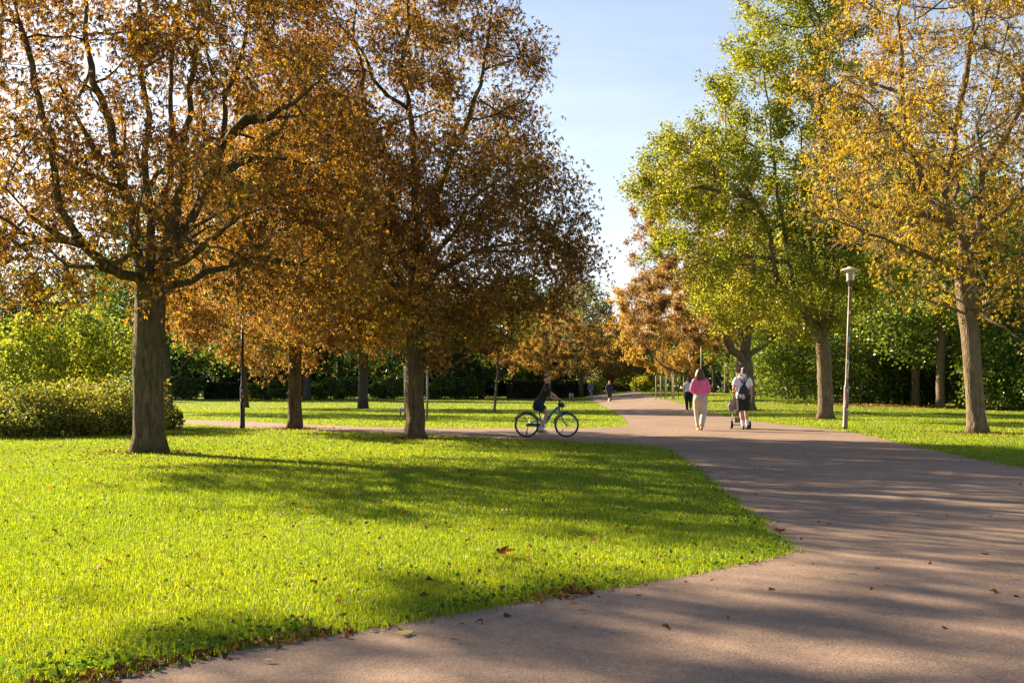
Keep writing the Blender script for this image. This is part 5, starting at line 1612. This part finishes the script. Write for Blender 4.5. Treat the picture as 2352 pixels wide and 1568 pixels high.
# woman in white top
p = hit(1581, 945)
J3 = dict(head=A_(.02, .02, 1.525), neck=A_(.02, 0, 1.42), spine=[(.0, 0, 1.36), (0, 0, 1.26), (0, 0, 1.10), (0, 0, .98), (0, 0, .88)], rx=[.155, .165, .14, .155, .185], ry=[.085, .105, .10, .11, .13],
         shL=A_(-.165, 0, 1.335), elL=A_(-.255, -.03, 1.10), wrL=A_(-.17, .17, 1.08), hdL=(.2, .9, .3), plL=(1, 0, 0),
         shR=A_(.165, 0, 1.335), elR=A_(.225, .0, 1.10), wrR=A_(.18, .18, 1.05), hdR=(-.2, .9, .2), plR=(-1, 0, 0),
         hipL=A_(-.09, 0, .86), knL=A_(-.075, .10, .47), anL=A_(-.045, .10, .08), hipR=A_(.09, 0, .86), knR=A_(.10, -.02, .47), anR=A_(.085, -.26, .20))
M_BLUEW = cloth("white_blue_cotton", (.62, .66, .74), .05)
def top(t):
    g = Geo()
    cross_tube(g, [(0, 0, 1.40), (0, 0, 1.34), (0, 0, 1.24), (0, 0, 1.10), (0, 0, .96)], [.09, .165, .18, .158, .172], [.07, .1, .12, .118, .13], (1, 0, 0))
    for s_ in 'LR':
        a, e_ = J3['sh' + s_], J3['el' + s_]; g.tube([a - A_(np.sign(a[0]) * .03, 0, 0), lerp(a, e_, .4)], [.07, .064], 12, round_ends=True)
    remesh(g.obj("t_shirt", M_BLUEW, t), .013, 3)
def legs(t):
    g = Geo()
    cross_tube(g, [(0, 0, .99), (0, 0, .90), (0, 0, .82)], [.165, .20, .19], [.12, .145, .14], (1, 0, 0))
    for s_ in 'LR':
        h_, k_, a_ = J3['hip' + s_], J3['kn' + s_], J3['an' + s_]; g.tube([h_, lerp(h_, k_, .4), k_, lerp(k_, a_, .4), a_], [.11, .105, .082, .076, .06], 12, round_ends=True)
    remesh(g.obj("trousers", M_SHORT, t), .013, 3)
def hairf(t):
    g = Geo(); c = J3['head']
    g.ball(c + A_(0, -.01, .045), (.092, .104, .09), 14, 10); g.tube([c + A_(.02, -.08, .05), c + A_(.04, -.105, -.06), c + A_(.085, -.10, -.17)], [.06, .055, .022], 10, round_ends=True)
    remesh(g.obj("hair", plain("black_hair", (.015, .010, .009), .5, noise=.3), t), .01, 2)
def shoes(t):
    shoe(t, J3['anL'] - A_(0, 0, .02), J3['anL'] + A_(0, .15, -.06), 1.0, M_CAP); shoe(t, J3['anR'] - A_(0, 0, .0), J3['anR'] + A_(0, .06, -.15), 1.0, M_CAP)
walker("woman with dark ponytail in white top and black trousers walking away", (p[0], p[1], p[2] + .01), -.1, J3, .95, SKIN, top, legs, hairf, shoes, (0, 1, 0))

# walker with a small dog, coming nearer
p = hit(1400, 925)
def simple_joints(sp=1.0):
    return dict(head=A_(0, .03, 1.545), neck=A_(0, 0, 1.43), spine=[(0, 0, 1.38), (0, 0, 1.26), (0, 0, 1.10), (0, 0, .98), (0, 0, .88)], rx=[.16, .18, .17, .17, .18], ry=[.09, .12, .12, .12, .13],
         shL=A_(-.18, 0, 1.345), elL=A_(-.245, -.03, 1.09), wrL=A_(-.235, .08, .86), hdL=(0, .2, -1), plL=(1, .2, 0), shR=A_(.18, 0, 1.345), elR=A_(.25, -.03, 1.09), wrR=A_(.24, .10, .86), hdR=(0, .2, -1), plR=(-1, .2, 0),
         hipL=A_(-.085, 0, .86), knL=A_(-.08, .10 * sp, .47), anL=A_(-.06, .06 * sp, .09), hipR=A_(.085, 0, .86), knR=A_(.07, .02, .47), anR=A_(.05, -.2 * sp, .13))
def dressed(J, jacket, trousers, hair, shoe_m, long_=True, hair_r=1.0):
    def top(t):
        g = Geo(); lo = .80 if long_ else .92
        cross_tube(g, [(0, 0, 1.42), (0, 0, 1.35), (0, 0, 1.22), (0, 0, 1.05), (0, 0, lo)], [.09, .19, .215, .215, .225], [.07, .115, .15, .15, .155], (1, 0, 0))
        for s_ in 'LR':
            a, e_, w_ = J['sh' + s_], J['el' + s_], J['wr' + s_]; g.tube([a, lerp(a, e_, .5), e_, lerp(e_, w_, .9)], [.08, .075, .066, .055], 12, round_ends=True)
        remesh(g.obj("jacket", jacket, t), .014, 3)
    def legs(t):
        g = Geo(); cross_tube(g, [(0, 0, .97), (0, 0, .90), (0, 0, .82)], [.17, .185, .18], [.12, .135, .13], (1, 0, 0))
        for s_ in 'LR':
            h_, k_, a_ = J['hip' + s_], J['kn' + s_], J['an' + s_]; g.tube([h_, lerp(h_, k_, .4), k_, a_], [.105, .098, .072, .058], 12, round_ends=True)
        remesh(g.obj("trousers", trousers, t), .014, 3)
    def hairf(t):
        g = Geo(); c = J['head']; g.ball(c + A_(0, -.012, .05), np.array([.09, .1, .085]) * hair_r, 14, 10); g.ball(c + A_(0, -.05, -.02), np.array([.085, .06, .085]) * hair_r, 14, 10)
        remesh(g.obj("hair", hair, t), .01, 2)
    def shoes(t):
        shoe(t, J['anL'] - A_(0, 0, .03), J['anL'] + A_(0, .15, -.065), 1.0, shoe_m); shoe(t, J['anR'] - A_(0, 0, .02), J['anR'] + A_(0, .13, -.10), 1.0, shoe_m)
    return top, legs, hairf, shoes
J4 = simple_joints()
walker("blond walker in dark blue jacket coming along the avenue with a small dog", p + [0, 0, .03], math.pi + .1, J4, .96, SKIN,
       *dressed(J4, cloth("navy_jacket", (.022, .026, .055), .2), M_SHORT, plain("blond_hair", (.45, .27, .12), .5, noise=.25), M_CAP), face=(0, 1, -.05))
p5 = hit(1358, 913); p5 = ground(*W(1358, 911, 112)[:2])
J5 = simple_joints(.7)
walker("distant walker in blue jacket and pale jeans at the lawn's edge", p5 + [0, 0, .04], .2, J5, 1.0, SKIN,
       *dressed(J5, cloth("blue_denim", (.10, .16, .34), .3), cloth("pale_jeans", (.20, .26, .38), .3), plain("dark_brown_hair", (.05, .035, .025), .6), M_CAP, False), face=(0, 1, 0))

pd = p + np.array([-.10, -.9, .03])
dog = thing("dog", "small pale shaggy dog trotting before the blond walker", "dog", pd, math.pi)
g = Geo()
g.tube([(0, -.17, .21), (0, -.08, .21), (0, .06, .21), (0, .14, .225)], [.075, .082, .09, .075], 12, round_ends=True)
g.tube([(0, .14, .24), (0, .19, .31)], [.06, .05], 10, round_ends=True)
g.ball((0, .215, .335), (.055, .062, .055), 12, 8); g.tube([(0, .25, .32), (0, .30, .312)], [.032, .022], 8, round_ends=True)
for sx in (-1, 1):
    g.tube([(sx * .045, .22, .38), (sx * .07, .21, .345), (sx * .072, .22, .31)], [.018, .022, .014], 7, round_ends=True)
    g.tube([(sx * .05, .12, .2), (sx * .052, .13 + sx * .03, .11), (sx * .05, .12 + sx * .04, .02)], [.038, .026, .022], 8, round_ends=True)
    g.tube([(sx * .05, -.14, .2), (sx * .055, -.10 - sx * .03, .14), (sx * .052, -.17 - sx * .03, .085), (sx * .05, -.15 - sx * .03, .02)], [.048, .036, .024, .022], 8, round_ends=True)
g.tube([(0, -.20, .25), (0, -.26, .32), (0, -.24, .38)], [.028, .022, .012], 8, round_ends=True)
remesh(g.obj("body", plain("pale_fur", (.58, .50, .40), .9, noise=.25, scale=40, bump=.6), dog), .009, 3)
g = Geo()
for sx in (-1, 1): g.ball((sx * .024, .268, .348), .008, 6, 5)
g.ball((0, .316, .318), .011, 6, 5)
g.obj("eyes_and_nose", M_BLACK, dog)

# single fallen leaves large enough to tell apart
def fallen_leaf(label, px, py, size, rgb, rz, n=5, curl=.5, lift=.012):
    p = hit(px, py)
    o_ = bpy.data.objects.new("fallen_leaf", None)
    g = Geo()
    for q in range(n):
        a = (q - (n - 1) / 2) * (.62 if n > 1 else 0)
        L = size * (1 - .10 * abs(q - (n - 1) / 2)); W_ = L * .34
        rows = []
        for t_ in np.linspace(0, 1, 7):
            wd = W_ * (.12 + math.sin(math.pi * min(t_ * 1.02, 1) ** 1.25)) * .5
            z0 = lift + curl * L * .35 * (t_ ** 2) * (1 if q % 2 else .5)
            for s_ in (-1, 0, 1):
                v = np.array([t_ * L, s_ * wd, z0 + abs(s_) * wd * curl * .9])
                rows.append([v[0] * math.cos(a) - v[1] * math.sin(a), v[0] * math.sin(a) + v[1] * math.cos(a), v[2]])
        i_, j_ = np.meshgrid(np.arange(6), np.arange(2), indexing='ij')
        g.add(rows, [np.stack([i_ * 3 + j_, (i_ + 1) * 3 + j_, (i_ + 1) * 3 + j_ + 1, i_ * 3 + j_ + 1], -1).reshape(-1, 4)],
              np.array(rgb) * (1 + rng.normal(0, .12, (21, 1))))
    if n > 1: g.tube([(0, 0, lift), (-size * .45, size * .08, lift + .004)], .0016, 5)
    if n > 1: g.c.append(np.tile(np.array(rgb) * .8, (10, 1)))
    o = g.obj("fallen_leaf", M_LITTER)
    bpy.data.objects.remove(o_)
    o.location = p + np.array([0, 0, .005 if inside(np.array([p[0]]), np.array([p[1]]))[0] else .03]); o.rotation_euler = (0, 0, rz)
    return tag(o, label, "leaf", "fallen leaves lying singly")
fallen_leaf("big curled rust brown leaf lying on the sunlit lawn", 1145, 1288, .12, (.24, .085, .025), .3, 5, .9, .02)
fallen_leaf("curled red brown leaf on the asphalt just off the lawn's tip", 1788, 1226, .075, (.26, .07, .025), 1.0, 5, 1.0)
fallen_leaf("flat pale yellow leaf on the asphalt close to the lawn's edge", 940, 1461, .062, (.52, .44, .16), 2.7, 5, .15)
fallen_leaf("narrow orange leaflet alone on the sunny asphalt, farthest from the lawn", 2305, 1331, .07, (.42, .22, .05), .1, 1, .4)
fallen_leaf("tan leaflet on the sunny asphalt straight out from the lawn's tip", 1935, 1318, .07, (.40, .25, .09), .4, 1, .3)
fallen_leaf("small brown leaflet on the asphalt in the picture's lower middle", 1058, 1479, .05, (.30, .13, .05), 3.0, 1, .5)
fallen_leaf("pale tan leaflet in the shaded lower corner of the path", 600, 1524, .055, (.46, .33, .18), .0, 1, .2)
